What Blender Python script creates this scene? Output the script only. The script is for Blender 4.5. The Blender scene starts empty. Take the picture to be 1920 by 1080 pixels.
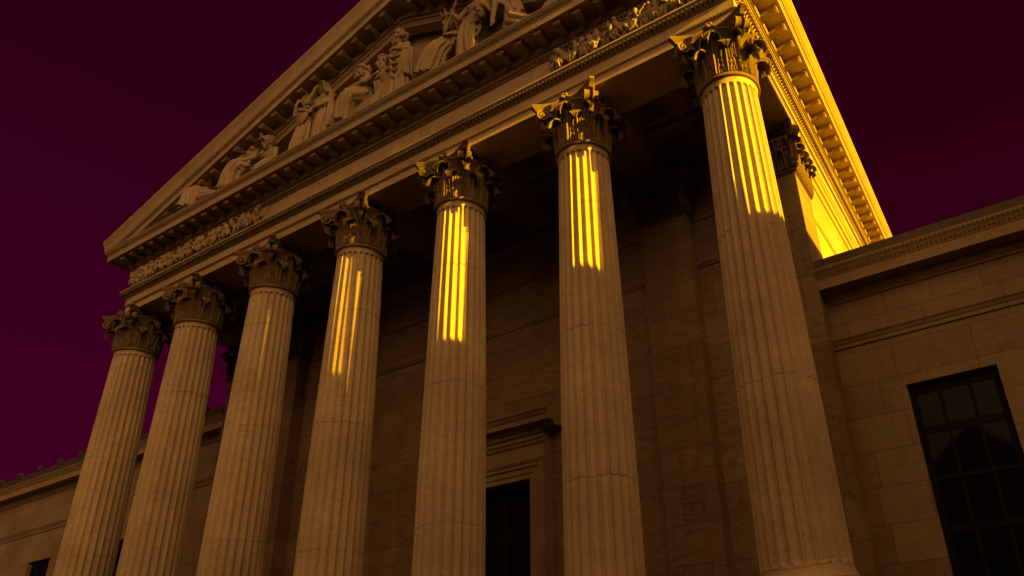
import bpy, bmesh, math, random
import numpy as np
from mathutils import Vector, Matrix, noise as mnoise

R = math.radians
scn = bpy.context.scene
COL = scn.collection
PI = math.pi

# ------------------------------------------------------------------ layout (metres; the camera stands at z = 0)
GROUND = -1.6
NECK, CAPTOP, SHAFT0 = 12.13, 13.75, 0.95
XR, XL = 13.25, -12.48          # ends of the architrave
FACE = -0.65                    # its front face
CELLA = 4.25; DOORY = 4.0                     # front wall of the hall behind the columns
COLX = [-12.32, -8.4, -4.2, 0.0, 4.15, 8.4, 12.6]
WINGY = 4.3
BACKY = 34.0
APEX = 1.9
CORN = 16.45                    # top of the horizontal cornice
SUN_EL, SUN_TH = 12.0, 5.2      # elevation; angle in front of the facade plane, from +x

# ------------------------------------------------------------------ mesh helpers
class MB:
    def __init__(s): s.v = []; s.f = []
    def add(s, v, f):
        n = len(s.v); s.v += [tuple(p) for p in v]; s.f += [tuple(i + n for i in q) for q in f]; return s
    def merge(s, o): return s.add(o.v, o.f)
    def box(s, x0, x1, y0, y1, z0, z1, bev=0.0):
        b = bev
        if b <= 0:
            v = [(x, y, z) for z in (z0, z1) for y in (y0, y1) for x in (x0, x1)]
            return s.add(v, [(0, 2, 3, 1), (4, 5, 7, 6), (0, 1, 5, 4), (2, 6, 7, 3), (0, 4, 6, 2), (1, 3, 7, 5)])
        bm = bmesh.new(); bmesh.ops.create_cube(bm, size=1)
        for p in bm.verts: p.co = Vector(((x0 + x1) / 2 + p.co.x * (x1 - x0), (y0 + y1) / 2 + p.co.y * (y1 - y0), (z0 + z1) / 2 + p.co.z * (z1 - z0)))
        bmesh.ops.bevel(bm, geom=bm.edges[:], offset=b, segments=2, affect='EDGES')
        return s.bm(bm)
    def bm(s, bm):
        bm.verts.index_update()
        s.add([p.co[:] for p in bm.verts], [[p.index for p in f.verts] for f in bm.faces]); bm.free(); return s
    def prism(s, poly, axis, a, b):
        """poly: 2-D points; axis 'x' -> (y,z), 'y' -> (x,z), 'z' -> (x,y)."""
        def P(p, t): return {'x': (t, p[0], p[1]), 'y': (p[0], t, p[1]), 'z': (p[0], p[1], t)}[axis]
        n = len(poly); v = [P(p, a) for p in poly] + [P(p, b) for p in poly]
        return s.add(v, [tuple(range(n))[::-1], tuple(range(n, 2 * n))] + [(i, (i + 1) % n, n + (i + 1) % n, n + i) for i in range(n)])
    def lathe(s, prof, n=48, cx=0, cy=0):
        v = []; m = len(prof)
        for k in range(n):
            a = 2 * PI * k / n
            v += [(cx + r * math.cos(a), cy + r * math.sin(a), z) for r, z in prof]
        f = [(k * m + i, ((k + 1) % n) * m + i, ((k + 1) % n) * m + i + 1, k * m + i + 1) for k in range(n) for i in range(m - 1)]
        return s.add(v, f)
    def ell(s, c, r, u=8, w=6, rot=None):
        v = [(0, 0, -1)]; f = []
        for j in range(1, w):
            t = -PI / 2 + PI * j / w
            v += [(math.cos(t) * math.cos(2 * PI * i / u), math.cos(t) * math.sin(2 * PI * i / u), math.sin(t)) for i in range(u)]
        v.append((0, 0, 1)); top = len(v) - 1
        f += [(0, 1 + (i + 1) % u, 1 + i) for i in range(u)]
        for j in range(w - 2):
            a = 1 + j * u; b = a + u
            f += [(a + i, a + (i + 1) % u, b + (i + 1) % u, b + i) for i in range(u)]
        a = 1 + (w - 2) * u
        f += [(a + i, a + (i + 1) % u, top) for i in range(u)]
        rr = (r, r, r) if isinstance(r, (int, float)) else r
        out = []
        for p in v:
            q = Vector((p[0] * rr[0], p[1] * rr[1], p[2] * rr[2]))
            if rot is not None: q = rot @ q
            out.append((c[0] + q.x, c[1] + q.y, c[2] + q.z))
        return s.add(out, f)
    def tube(s, pts, rad, n=8, flat=None):
        """closed tube along pts; rad number or list; ends capped round-ish"""
        pts = [Vector(p) for p in pts]; m = len(pts)
        rad = [rad] * m if isinstance(rad, (int, float)) else list(rad)
        v = []; prev = None
        for i, p in enumerate(pts):
            d = (pts[min(i + 1, m - 1)] - pts[max(i - 1, 0)])
            d = d.normalized() if d.length > 1e-9 else Vector((0, 0, 1))
            if prev is None:
                a = d.cross(Vector((0, 0, 1)))
                if a.length < 1e-3: a = d.cross(Vector((0, 1, 0)))
            else: a = prev - d * prev.dot(d)
            a.normalize(); prev = a; b = d.cross(a)
            for k in range(n):
                t = 2 * PI * k / n
                q = a * math.cos(t) * rad[i] + b * math.sin(t) * rad[i]
                v.append(p + q)
        f = [(i * n + k, i * n + (k + 1) % n, (i + 1) * n + (k + 1) % n, (i + 1) * n + k) for i in range(m - 1) for k in range(n)]
        f += [tuple(range(n))[::-1], tuple(range((m - 1) * n, m * n))]
        return s.add(v, f)
    def cap(s, p0, p1, r0, r1, n=8):
        """round cone"""
        p0 = Vector(p0); p1 = Vector(p1); d = p1 - p0; L = d.length
        if L < 1e-6: return s.ell(p0, r0)
        d /= L
        pts = []; rs = []
        for t in (-.95, -.6, 0): pts.append(p0 + d * r0 * t); rs.append(r0 * math.sqrt(1 - t * t))
        for t in (0, .6, .95): pts.append(p1 + d * r1 * t); rs.append(r1 * math.sqrt(1 - t * t))
        return s.tube(pts, rs, n)
    def build(s, name, mat, parent=None, smooth=None):
        me = bpy.data.meshes.new(name); me.from_pydata(s.v, [], s.f)
        bm = bmesh.new(); bm.from_mesh(me); bmesh.ops.recalc_face_normals(bm, faces=bm.faces[:]); bm.to_mesh(me); bm.free()
        if smooth is not None:
            me.shade_smooth(); me.set_sharp_from_angle(angle=R(smooth))
        o = bpy.data.objects.new(name, me); COL.objects.link(o)
        if mat: me.materials.append(mat)
        if parent: o.parent = parent
        return o

def remeshed(mb, name, mat, voxel, parent=None, smooth_it=2, displace=None):
    me = bpy.data.meshes.new(name + '_src'); me.from_pydata(mb.v, [], mb.f)
    bm = bmesh.new(); bm.from_mesh(me); bmesh.ops.recalc_face_normals(bm, faces=bm.faces[:]); bm.to_mesh(me); bm.free()
    t = bpy.data.objects.new(name + '_src', me); COL.objects.link(t)
    m = t.modifiers.new('r', 'REMESH'); m.mode = 'VOXEL'; m.voxel_size = voxel
    if smooth_it:
        k = t.modifiers.new('s', 'SMOOTH'); k.factor = .35; k.iterations = smooth_it
    dg = bpy.context.evaluated_depsgraph_get()
    new = bpy.data.meshes.new_from_object(t.evaluated_get(dg)); new.name = name
    bpy.data.objects.remove(t); bpy.data.meshes.remove(me)
    if displace:
        n = len(new.vertices); co = np.empty(n * 3); new.vertices.foreach_get('co', co)
        co = displace(co.reshape(-1, 3)); new.vertices.foreach_set('co', co.ravel()); new.update()
    new.shade_smooth(); new.materials.clear(); new.materials.append(mat)
    o = bpy.data.objects.new(name, new); COL.objects.link(o)
    if parent: o.parent = parent
    return o

def empty(name, loc=(0, 0, 0), rz=0):
    o = bpy.data.objects.new(name, None); COL.objects.link(o); o.location = loc; o.rotation_euler = (0, 0, rz); o.empty_display_size = .3
    return o
def tag(o, label=None, cat=None, group=None, kind=None):
    for k, v in (('label', label), ('category', cat), ('group', group), ('kind', kind)):
        if v: o[k] = v
    return o
def dup(o, parent, loc):
    c = o.copy(); COL.objects.link(c); c.parent = parent; c.location = loc
    for ch in list(o.children):
        d = ch.copy(); COL.objects.link(d); d.parent = c
    return c

# ------------------------------------------------------------------ materials
def nt(name):
    m = bpy.data.materials.new(name); m.use_nodes = True; t = m.node_tree; t.nodes.clear()
    out = t.nodes.new('ShaderNodeOutputMaterial'); b = t.nodes.new('ShaderNodeBsdfPrincipled')
    t.links.new(b.outputs[0], out.inputs[0]); return m, t, b
def N(t, typ, **kw):
    n = t.nodes.new(typ)
    for k, v in kw.items():
        if k in n.inputs.keys(): n.inputs[k].default_value = v
        else: setattr(n, k, v)
    return n
def math_(t, op, a, b=None):
    n = t.nodes.new('ShaderNodeMath'); n.operation = op
    for i, x in enumerate((a, b)):
        if x is None: continue
        if isinstance(x, (int, float)): n.inputs[i].default_value = x
        else: t.links.new(x, n.inputs[i])
    return n.outputs[0]
def mix(t, fac, a, b, mode='MIX'):
    n = t.nodes.new('ShaderNodeMix'); n.data_type = 'RGBA'; n.blend_type = mode
    for i, x in ((0, fac), (6, a), (7, b)):
        if isinstance(x, (int, float)): n.inputs[i].default_value = x
        elif isinstance(x, (tuple, list)): n.inputs[i].default_value = (*x, 1) if len(x) == 3 else x
        else: t.links.new(x, n.inputs[i])
    return n.outputs[2]
def ramp(t, fac, stops):
    n = t.nodes.new('ShaderNodeValToRGB'); e = n.color_ramp.elements
    while len(e) < len(stops): e.new(.5)
    for k, (p, c) in enumerate(stops): e[k].position = p; e[k].color = (c, c, c, 1) if isinstance(c, (int, float)) else (*c, 1)
    t.links.new(fac, n.inputs[0]); return n.outputs[0]

def stone(name, base, joints=None, rough=.62, streak=.35, vein=.5, grain=.35, brick=(1.9, .88), offset=(0, 0, 0), drum=False, spec=.35):
    m, t, b = nt(name); L = t.links
    tc = N(t, 'ShaderNodeTexCoord'); oi = N(t, 'ShaderNodeObjectInfo')
    off = t.nodes.new('ShaderNodeVectorMath'); off.operation = 'MULTIPLY_ADD'
    L.new(oi.outputs['Random'], off.inputs[0]); off.inputs[1].default_value = (37, 53, 11); L.new(tc.outputs['Object'], off.inputs[2])
    V = off.outputs[0]
    n1 = N(t, 'ShaderNodeTexNoise', Scale=.55, Detail=7, Roughness=.62); L.new(V, n1.inputs['Vector'])
    n2 = N(t, 'ShaderNodeTexNoise', Scale=26, Detail=4, Roughness=.7); L.new(V, n2.inputs['Vector'])
    c = mix(t, ramp(t, n1.outputs[0], [(.3, 0), (.72, 1)]), [x * .72 for x in base], [min(1, x * 1.14) for x in base])
    c = mix(t, math_(t, 'MULTIPLY', ramp(t, n2.outputs[0], [(.35, 1), (.62, 0)]), grain), c, [x * .45 for x in base])
    # marble veins
    mp = N(t, 'ShaderNodeMapping'); mp.inputs['Rotation'].default_value = (.5, .6, .3); mp.inputs['Scale'].default_value = (.9, .9, 2.6); L.new(V, mp.inputs[0])
    nv = N(t, 'ShaderNodeTexNoise', Scale=.8, Detail=6, Roughness=.6, Distortion=1.6); L.new(mp.outputs[0], nv.inputs['Vector'])
    vv = ramp(t, math_(t, 'ABSOLUTE', math_(t, 'SUBTRACT', nv.outputs[0], .5)), [(.0, 1), (.028, 0)])
    c = mix(t, math_(t, 'MULTIPLY', vv, vein), c, [x * .42 for x in base])
    # rain streaks (stains)
    ms = N(t, 'ShaderNodeMapping'); ms.inputs['Scale'].default_value = (3.4, 3.4, .16); L.new(V, ms.inputs[0])
    ns = N(t, 'ShaderNodeTexNoise', Scale=1.0, Detail=5, Roughness=.65); L.new(ms.outputs[0], ns.inputs['Vector'])
    c = mix(t, math_(t, 'MULTIPLY', ramp(t, ns.outputs[0], [(.48, 0), (.72, 1)]), streak), c, [x * .5 for x in base])
    h = math_(t, 'MULTIPLY', n2.outputs[0], .35)
    if joints:
        sep = N(t, 'ShaderNodeSeparateXYZ'); L.new(tc.outputs['Object'], sep.inputs[0])
        cmb = N(t, 'ShaderNodeCombineXYZ')
        L.new(sep.outputs[0 if joints == 'x' else 1], cmb.inputs[0]); L.new(sep.outputs[2], cmb.inputs[1])
        ad = t.nodes.new('ShaderNodeVectorMath'); ad.operation = 'ADD'; ad.inputs[1].default_value = offset; L.new(cmb.outputs[0], ad.inputs[0])
        bk = N(t, 'ShaderNodeTexBrick'); bk.offset = .5; bk.offset_frequency = 2; bk.squash = .62; bk.squash_frequency = 3
        for k, v in (('Scale', 1.0), ('Mortar Size', .009), ('Mortar Smooth', .3), ('Bias', 0), ('Brick Width', brick[0]), ('Row Height', brick[1])): bk.inputs[k].default_value = v
        bk.inputs['Color1'].default_value = (1, 1, 1, 1); bk.inputs['Color2'].default_value = (.78, .75, .73, 1); bk.inputs['Mortar'].default_value = (.32, .3, .28, 1)
        L.new(ad.outputs[0], bk.inputs['Vector'])
        c = mix(t, .92, c, bk.outputs['Color'], 'MULTIPLY')
        h = math_(t, 'SUBTRACT', h, bk.outputs['Fac'])
    if drum:   # hairline joints between the drums of a shaft
        sep = N(t, 'ShaderNodeSeparateXYZ'); L.new(V, sep.inputs[0])
        nz = N(t, 'ShaderNodeTexNoise', Scale=1.1, Detail=4); L.new(V, nz.inputs['Vector'])
        z = math_(t, 'ADD', sep.outputs[2], math_(t, 'MULTIPLY', nz.outputs[0], .25))
        fr = math_(t, 'ABSOLUTE', math_(t, 'SUBTRACT', math_(t, 'FRACT', math_(t, 'MULTIPLY', z, .29)), .5))
        nk = N(t, 'ShaderNodeTexNoise', Scale=1.7, Detail=2); L.new(V, nk.inputs['Vector'])
        ln = math_(t, 'MULTIPLY', ramp(t, fr, [(0, 1), (.0075, 0)]), ramp(t, nk.outputs[0], [(.38, .15), (.6, .85)]))
        c = mix(t, ln, c, [x * .3 for x in base]); h = math_(t, 'SUBTRACT', h, ln)
    L.new(c, b.inputs['Base Color']); b.inputs['Roughness'].default_value = rough; b.inputs['Specular IOR Level'].default_value = spec
    bp = N(t, 'ShaderNodeBump', Strength=.5, Distance=.02); L.new(h, bp.inputs['Height']); L.new(bp.outputs[0], b.inputs['Normal'])
    return m

def plain(name, col, rough=.5, spec=.5, metal=0):
    m, t, b = nt(name)
    n = N(t, 'ShaderNodeTexNoise', Scale=9, Detail=4); tc = N(t, 'ShaderNodeTexCoord'); t.links.new(tc.outputs['Object'], n.inputs['Vector'])
    t.links.new(mix(t, n.outputs[0], [x * .7 for x in col], [min(1, x * 1.2) for x in col]), b.inputs['Base Color'])
    b.inputs['Roughness'].default_value = rough; b.inputs['Specular IOR Level'].default_value = spec; b.inputs['Metallic'].default_value = metal
    return m

MARBLE = (.50, .367, .208)
M_shaft = stone('fluted_marble', MARBLE, drum=True, streak=.3, vein=.35)
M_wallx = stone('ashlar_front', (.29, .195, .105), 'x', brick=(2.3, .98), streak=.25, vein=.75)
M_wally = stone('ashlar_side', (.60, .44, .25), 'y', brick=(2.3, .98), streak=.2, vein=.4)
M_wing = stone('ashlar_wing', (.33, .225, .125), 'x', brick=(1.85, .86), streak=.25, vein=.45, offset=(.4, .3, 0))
M_ent = stone('entablature_marble', (.55, .40, .225), 'x', brick=(4.2, 3.0), streak=.25, vein=.4, offset=(1.2, .9, 0))
M_corn = stone('cornice_marble', (.42, .30, .165), streak=.45, vein=.2)
M_carve = stone('shade_toned_carving', (.15, .098, .048), streak=.3, vein=.1, grain=.5)  # base darkened to stand in for the carving's own shade
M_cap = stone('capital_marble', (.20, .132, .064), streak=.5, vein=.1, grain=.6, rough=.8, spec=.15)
M_stat = stone('statue_marble', (.38, .275, .155), streak=.4, vein=.1, grain=.4, rough=.75)
M_dark = stone('weathered_coping', (.11, .072, .04), streak=.9, vein=.3, grain=.7)
M_ceil = stone('ceiling_stone', (.22, .15, .08), streak=.1, vein=.2)
M_wcorn = stone('wing_cornice_marble', (.34, .235, .13), streak=.45, vein=.2)
M_door = stone('doorway_marble', (.33, .23, .125), streak=.3, vein=.2)
M_mod = stone('modillion_marble', (.36, .25, .135), streak=.3, vein=.1)
M_frame = plain('black_window_frame', (.006, .005, .005), .6, .12)
M_tile = plain('dark_roof_tile', (.05, .04, .03), .7)
M_pave = stone('paving', (.05, .042, .034), 'y', brick=(1.2, .8), streak=0)
M_brick = stone('neighbour_stone', (.34, .22, .12), 'x', brick=(1.4, .5))
m, t, b = nt('window_glass')
b.inputs['Base Color'].default_value = (.006, .005, .006, 1); b.inputs['Roughness'].default_value = .04; b.inputs['Specular IOR Level'].default_value = .065
n = N(t, 'ShaderNodeTexNoise', Scale=.7, Detail=2); tc = N(t, 'ShaderNodeTexCoord'); t.links.new(tc.outputs['Object'], n.inputs['Vector'])
bp = N(t, 'ShaderNodeBump', Strength=.08, Distance=.02); t.links.new(n.outputs[0], bp.inputs['Height']); t.links.new(bp.outputs[0], b.inputs['Normal'])
M_glass = m

# ------------------------------------------------------------------ the main building: root
B = empty('portico_building', (0, 0, 0.35))
tag(B, 'temple-fronted stone building with seven fluted columns, carved pediment and coffered porch', 'building')
B.location = (0, 0, 0)

# ---- column: shaft mesh > capital, base
def shaft_mesh(z0, z1, r0, r1, nfl=24, per=12):
    mb = MB(); n = nfl * per
    ft, fb = z1 - .16, z0 + .22          # ends of the flutes
    zs = [z0, z0 + .05, z0 + .10, z0 + .16]
    zs += [fb + .0 + .015 * k for k in range(13)]
    zs += list(np.linspace(fb + .24, ft - .24, 34))
    zs += [ft - .2 + .0155 * k for k in range(14)] + [z1 - .09, z1 - .04, z1]
    zs = sorted(set(round(z, 4) for z in zs))
    ang = [2 * PI * (k + .5) / n for k in range(n)]
    for z in zs:
        s = (z - z0) / (z1 - z0)
        R0 = r0 + (r1 - r0) * (s ** 1.5 * .75 + s * .25) + .012 * math.sin(PI * s)
        if s < .02: R0 += .07 * (1 - s / .02) ** 2
        if z > z1 - .12: R0 += .045 * ((z - z1 + .12) / .12) ** 2
        fw = 2 * PI * R0 / nfl * .415         # half width of a flute
        for k in range(n):
            u = ((k + .5) % per) / per - .5
            x = u * 2 * PI * R0 / nfl
            a = 1 - (x / fw) ** 2
            e = 0
            if z > ft - fw: e = (z - ft + fw) / fw
            if z < fb + fw: e = (fb + fw - z) / fw
            a -= max(0, e) ** 2
            d = fw * .95 * math.sqrt(a) if a > 0 else 0
            mb.v.append(((R0 - d) * math.cos(ang[k]), (R0 - d) * math.sin(ang[k]), z))
    m = len(zs)
    mb.f = [(j * n + k, j * n + (k + 1) % n, (j + 1) * n + (k + 1) % n, (j + 1) * n + k) for j in range(m - 1) for k in range(n)]
    mb.f += [tuple(range(n))[::-1], tuple(range((m - 1) * n, m * n))]
    return mb

def leaf(mb, ang, r0, H, W, curl, z0=0, nseg=16, lobes=5, px=0, py=0, flat=None):
    """acanthus leaf: a thick, ribbed, notched sheet rising along the bell and curling out at its tip"""
    nu = 23; front = []; back = []
    path = []
    for j in range(nseg + 1):
        s = j / nseg
        if s < .68:
            q = s / .68; path.append((.025 + .05 * q * q, H * .84 * q, 0.0))
        else:
            a = (s - .68) / .32 * PI * 1.12
            path.append((.075 + curl * (1 - math.cos(a)), H * .84 + curl * 1.25 * math.sin(a), a))
    for j, (o, z, a) in enumerate(path):
        s = j / nseg
        w = W * (.72 + .45 * math.sin(PI * min(1, s * 1.15)) - .25 * s)
        if s > .8: w *= max(.18, 1 - ((s - .8) / .2) ** 2 * .8)
        notch = abs(math.sin(PI * lobes * s + .4)) ** .6
        w *= .72 + .34 * notch
        rowf = []; rowb = []
        for i in range(nu):
            tt = i / (nu - 1) * 2 - 1
            x = tt * w
            rib = .026 * math.cos(tt * PI * 5.0 + 5.5 * abs(tt) * s) * (1 - .4 * s) + .035 * max(0, 1 - abs(tt) * 5)
            lift = .05 * (1 - tt * tt) + rib + (.03 * notch * abs(tt))
            nx, nz = math.cos(a), math.sin(a)       # outward normal of the sheet in (radial, z)
            for row, k in ((rowf, lift), (rowb, lift - .05)):
                rr = r0 + o + k * nx; zz = z0 + z + k * nz
                if flat is None:
                    th = ang + x / (r0 + .10)
                    row.append((px + rr * math.cos(th), py + rr * math.sin(th), zz))
                else:
                    row.append(flat(x, rr - r0, zz))
        front.append(rowf); back.append(rowb)
    v = [p for row in front for p in row] + [p for row in back for p in row]
    K = (nseg + 1) * nu; f = []
    for j in range(nseg):
        for i in range(nu - 1):
            q = j * nu + i; f += [(q, q + 1, q + nu + 1, q + nu), (K + q, K + q + nu, K + q + nu + 1, K + q + 1)]
        for i in (0, nu - 1): q = j * nu + i; f.append((q, q + nu, K + q + nu, K + q))
    for i in range(nu - 1): f += [(i, K + i, K + i + 1, i + 1), (nseg * nu + i, nseg * nu + i + 1, K + nseg * nu + i + 1, K + nseg * nu + i)]
    mb.add(v, f)

def scroll(mb, frame, start, mid, centre, r, w0, w1, turns=1.7, th=.07):
    """volute band: rises from start over mid into a spiral about centre, in the plane given by frame(u, side, z)"""
    c = centre; pts = []
    for k in range(9):
        s = k / 9
        u = (1 - s) ** 2 * start[0] + 2 * s * (1 - s) * mid[0] + s * s * c[0]
        z = (1 - s) ** 2 * start[1] + 2 * s * (1 - s) * mid[1] + s * s * (c[1] + r)
        pts.append((u, z))
    for k in range(26):
        a = PI / 2 - k / 25 * turns * 2 * PI; rr = r * (1 - .80 * k / 25)
        pts.append((c[0] + rr * math.cos(a), c[1] + rr * math.sin(a)))
    m = len(pts); v = []
    for i, (u, z) in enumerate(pts):
        p0 = pts[max(0, i - 1)]; p1 = pts[min(m - 1, i + 1)]
        d = math.hypot(p1[0] - p0[0], p1[1] - p0[1]) or 1; nx, nz = -(p1[1] - p0[1]) / d, (p1[0] - p0[0]) / d
        s = i / (m - 1); w = w0 + (w1 - w0) * min(1, s * 2.2); h = th * (1 - .6 * s)
        for sd, kk in ((-w, h / 2), (-w * .55, h * .28), (w * .55, h * .28), (w, h / 2), (w, -h / 2), (-w, -h / 2)):
            v.append(frame(u + nx * kk, sd, z + nz * kk))
    f = [(i * 6 + k, i * 6 + (k + 1) % 6, (i + 1) * 6 + (k + 1) % 6, (i + 1) * 6 + k) for i in range(m - 1) for k in range(6)]
    f += [tuple(range(6)), tuple(range((m - 1) * 6, m * 6))]
    mb.add(v, f)
    for sd in (-1, 1): mb.ell(frame(c[0], sd * w1 * .9, c[1]), r * .3, 8, 6)

def abacus(mb, z0, z1, half, conc, cut, n=12):
    """four concave sides, clipped horns, hollow lower member and a lip"""
    def plan(sc):
        pts = []
        for q in range(4):
            ca, sa = math.cos(q * PI / 2), math.sin(q * PI / 2)
            for k in range(n + 1):
                t = -1 + 2 * k / n
                x = t * (half - cut); y = -(half - conc * (1 - t * t)) * 1.0
                x *= sc; y *= sc
                pts.append((x * ca - y * sa, x * sa + y * ca))
        return pts
    rings = [(z0, .90), (z0 + (z1 - z0) * .42, .945), (z0 + (z1 - z0) * .5, .975), (z0 + (z1 - z0) * .56, .955), (z0 + (z1 - z0) * .72, 1.0), (z1, 1.0)]
    v = []; 
    for z, sc in rings: v += [(x, y, z) for x, y in plan(sc)]
    m = 4 * (n + 1)
    f = [(j * m + k, j * m + (k + 1) % m, (j + 1) * m + (k + 1) % m, (j + 1) * m + k) for j in range(len(rings) - 1) for k in range(m)]
    f += [tuple(range(m))[::-1], tuple(range((len(rings) - 1) * m, len(rings) * m))]
    mb.add(v, f)

def capital_mesh():
    H = CAPTOP - NECK; mb = MB()
    prof = [(.0, -.02), (.66, -.02)]
    prof += [(.715 + .045 * math.cos(a), .035 + .055 * math.sin(a)) for a in np.linspace(-PI / 2, PI / 2, 7)]
    prof += [(.69, .1), (.69 + .03, .12), (.69, .15), (.62, .17), (.61, .6), (.63, .9), (.68, 1.12), (.76, 1.27), (.86, 1.345), (.86, 1.38), (0, 1.38)]
    mb.lathe(prof, 40)
    for k in range(8): leaf(mb, k * PI / 4 + PI / 8, .62, .60, .235, .19, .12)
    for k in range(8): leaf(mb, k * PI / 4, .62, 1.0, .225, .21, .12, lobes=7)
    for k in range(4):
        a = PI / 4 + k * PI / 2
        # big corner volutes, in two leaves either side of the diagonal
        for sg in (-1, 1):
            aa = a + sg * .055
            fr = lambda u, sd, z, aa=aa, sg=sg: (u * math.cos(aa) - (sd + sg * .045) * math.sin(aa), u * math.sin(aa) + (sd + sg * .045) * math.cos(aa), z)
            scroll(mb, fr, (.66, .74), (.74, 1.34), (1.09, 1.19), .165, .05, .075)
        # leaf under each corner volute
        leaf(mb, a, .66, .74, .15, .14, .52, nseg=12, lobes=4)
        # stalks and the small inner scrolls of each face
        fa = k * PI / 2
        for sg in (-1, 1):
            p = fa + sg * .36
            mb.tube([(.66 * math.cos(p), .66 * math.sin(p), .62), (.72 * math.cos(p), .72 * math.sin(p), .86), (.75 * math.cos(p), .75 * math.sin(p), 1.0)], [.05, .065, .085], 8)
            ca, sa = math.cos(fa), math.sin(fa)
            fr = lambda u, sd, z, ca=ca, sa=sa, sg=sg: ((.80 + sd) * ca - sg * (.30 - u) * sa, (.80 + sd) * sa + sg * (.30 - u) * ca, z)
            scroll(mb, fr, (.02, .92), (.04, 1.30), (.19, 1.22), .095, .055, .065, 1.4, .05)
        # fleuron: a flower in the middle of each side of the abacus
        c = Vector((.84 * math.cos(fa), .84 * math.sin(fa), 1.47))
        mb.ell(c + Vector((.05 * math.cos(fa), .05 * math.sin(fa), 0)), .075)
        for q in range(7):
            b = q / 7 * 2 * PI
            o = Vector((-math.sin(fa), math.cos(fa), 0)) * math.cos(b) * .105 + Vector((0, 0, 1)) * math.sin(b) * .125
            mb.ell(c + o, (.062, .062, .07), 6, 5)
        mb.tube([c + Vector((0, 0, -.1)), c + Vector((-.02 * math.cos(fa), -.02 * math.sin(fa), -.32)), Vector((.7 * math.cos(fa), .7 * math.sin(fa), .95))], [.06, .05, .05], 7)
        leaf(mb, fa, .68, .40, .13, .07, .98, nseg=10, lobes=3)
    abacus(mb, 1.39, H - .003, 1.02, .33, .085)
    return mb

def base_mesh(z0):
    mb = MB()
    def tor(rc, zc, rm): return [(rc + rm * math.cos(a), zc + rm * math.sin(a)) for a in np.linspace(-PI / 2, PI / 2, 8)]
    pr = [(0, z0 - .52)] + tor(1.0, z0 - .42, .10) + [(.98, z0 - .31), (.93, z0 - .25), (.94, z0 - .2)] + tor(.92, z0 - .12, .075) + [(.9, z0 - .04), (.895, z0 + .002), (0, z0 + .002)]
    mb.lathe(pr, 56)
    mb.box(-1.13, 1.13, -1.13, 1.13, z0 - .75, z0 - .52, .012)
    return mb

cap_proto = None; col_proto = None
for i, x in enumerate(COLX):
    if col_proto is None:
        col = shaft_mesh(SHAFT0, NECK, .83, .665).build('column', M_shaft, B, 30)
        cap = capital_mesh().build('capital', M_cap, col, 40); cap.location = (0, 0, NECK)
        bs = base_mesh(SHAFT0).build('base', M_corn, col, 40)
        col.location = (x, 0, 0); col_proto = col; cap_mesh = cap.data
    else: dup(col_proto, B, (x, 0, 0))

# ---- podium and steps
mb = MB(); top = SHAFT0 - .75
mb.box(XL - 1.0, XR + 1.0, -1.55, BACKY, GROUND - .3, top)
pod = mb.build('podium', M_pave, B)
mb = MB()
for k in range(9):
    z = top - .003 - (k + 1) * (top - GROUND) / 10
    mb.box(XL - 1.0 - .003 * k, XR + 1.0 + .003 * k, -1.55 - .36 * (k + 1), -1.55 - .36 * k + .01, GROUND - .3, z, 0)
mb.build('front_steps', M_pave, B)

# ---- sweeps round three sides of the porch
def sweep(prof, closed=False, y_end=BACKY, sides=True):
    """prof: (out, z). Path: left side back -> left front corner -> right front corner -> right side back"""
    mb = MB(); n = len(prof)
    for o, z in prof: mb.v.append((XL - o, y_end, z))
    for o, z in prof: mb.v.append((XL - o, FACE - o, z))
    for o, z in prof: mb.v.append((XR + o, FACE - o, z))
    for o, z in prof: mb.v.append((XR + o, y_end, z))
    m = n if closed else n - 1
    mb.f = [(j * n + i, j * n + (i + 1) % n, (j + 1) * n + (i + 1) % n, (j + 1) * n + i) for j in range(3) for i in range(m)]
    if closed: mb.f += [tuple(range(n)), tuple(range(3 * n, 4 * n))[::-1]]
    return mb
def along(o, step, fn, y_end=22.0):
    """call fn(x, y, dirx, diry, outx, outy) at regular spots along the three sides at offset o"""
    L = XR - XL + 2 * o; k = max(1, round(L / step))
    for i in range(k): fn(XL - o + (i + .5) * L / k, FACE - o, 1, 0, 0, -1)
    L2 = y_end - (FACE - o); k = max(1, round(L2 / step))
    for i in range(k): fn(XR + o, FACE - o + (i + .5) * L2 / k, 0, 1, 1, 0)
def eggs(mb, o, z, step, r, depth, y_end=20.0):
    """row of carved eggs: half-buried ellipsoids"""
    def put(x, y, dx, dy, ox, oy):
        rr = (r if dx else depth, depth if dx else r, r * 1.25)
        mb.ell((x, y, z), rr, 6, 4)
    along(o, step, put, y_end)
def darts(mb, o, z0, z1, step, w, depth, y_end=20.0):
    def put(x, y, dx, dy, ox, oy):
        if dx: mb.box(x - w / 2, x + w / 2, y - depth, y + .02, z0, z1)
        else: mb.box(x - .02, x + depth, y - w / 2, y + w / 2, z0, z1)
    along(o, step, put, y_end)

IN = -1.30
# architrave: two fasciae with a bead between, a carved crown
ar = sweep([(IN, 13.75), (0, 13.75), (0, 14.02), (.02, 14.03), (.03, 14.05), (.02, 14.075), (.035, 14.08), (.035, 14.40), (.055, 14.405), (.075, 14.43), (.06, 14.455),
            (.08, 14.465), (.11, 14.50), (.16, 14.57), (.20, 14.61), (.205, 14.62), (.23, 14.625), (.23, 14.685), (.0, 14.72), (IN, 14.72)], True)
arch = ar.build('architrave', M_ent, B, 25)
mb = MB(); eggs(mb, .055, 14.052, .085, .026, .03); eggs(mb, .085, 14.432, .085, .026, .03)
darts(mb, .13, 14.49, 14.60, .13, .07, .075); mb.build('carved_band', M_carve, arch, 40)
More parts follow.
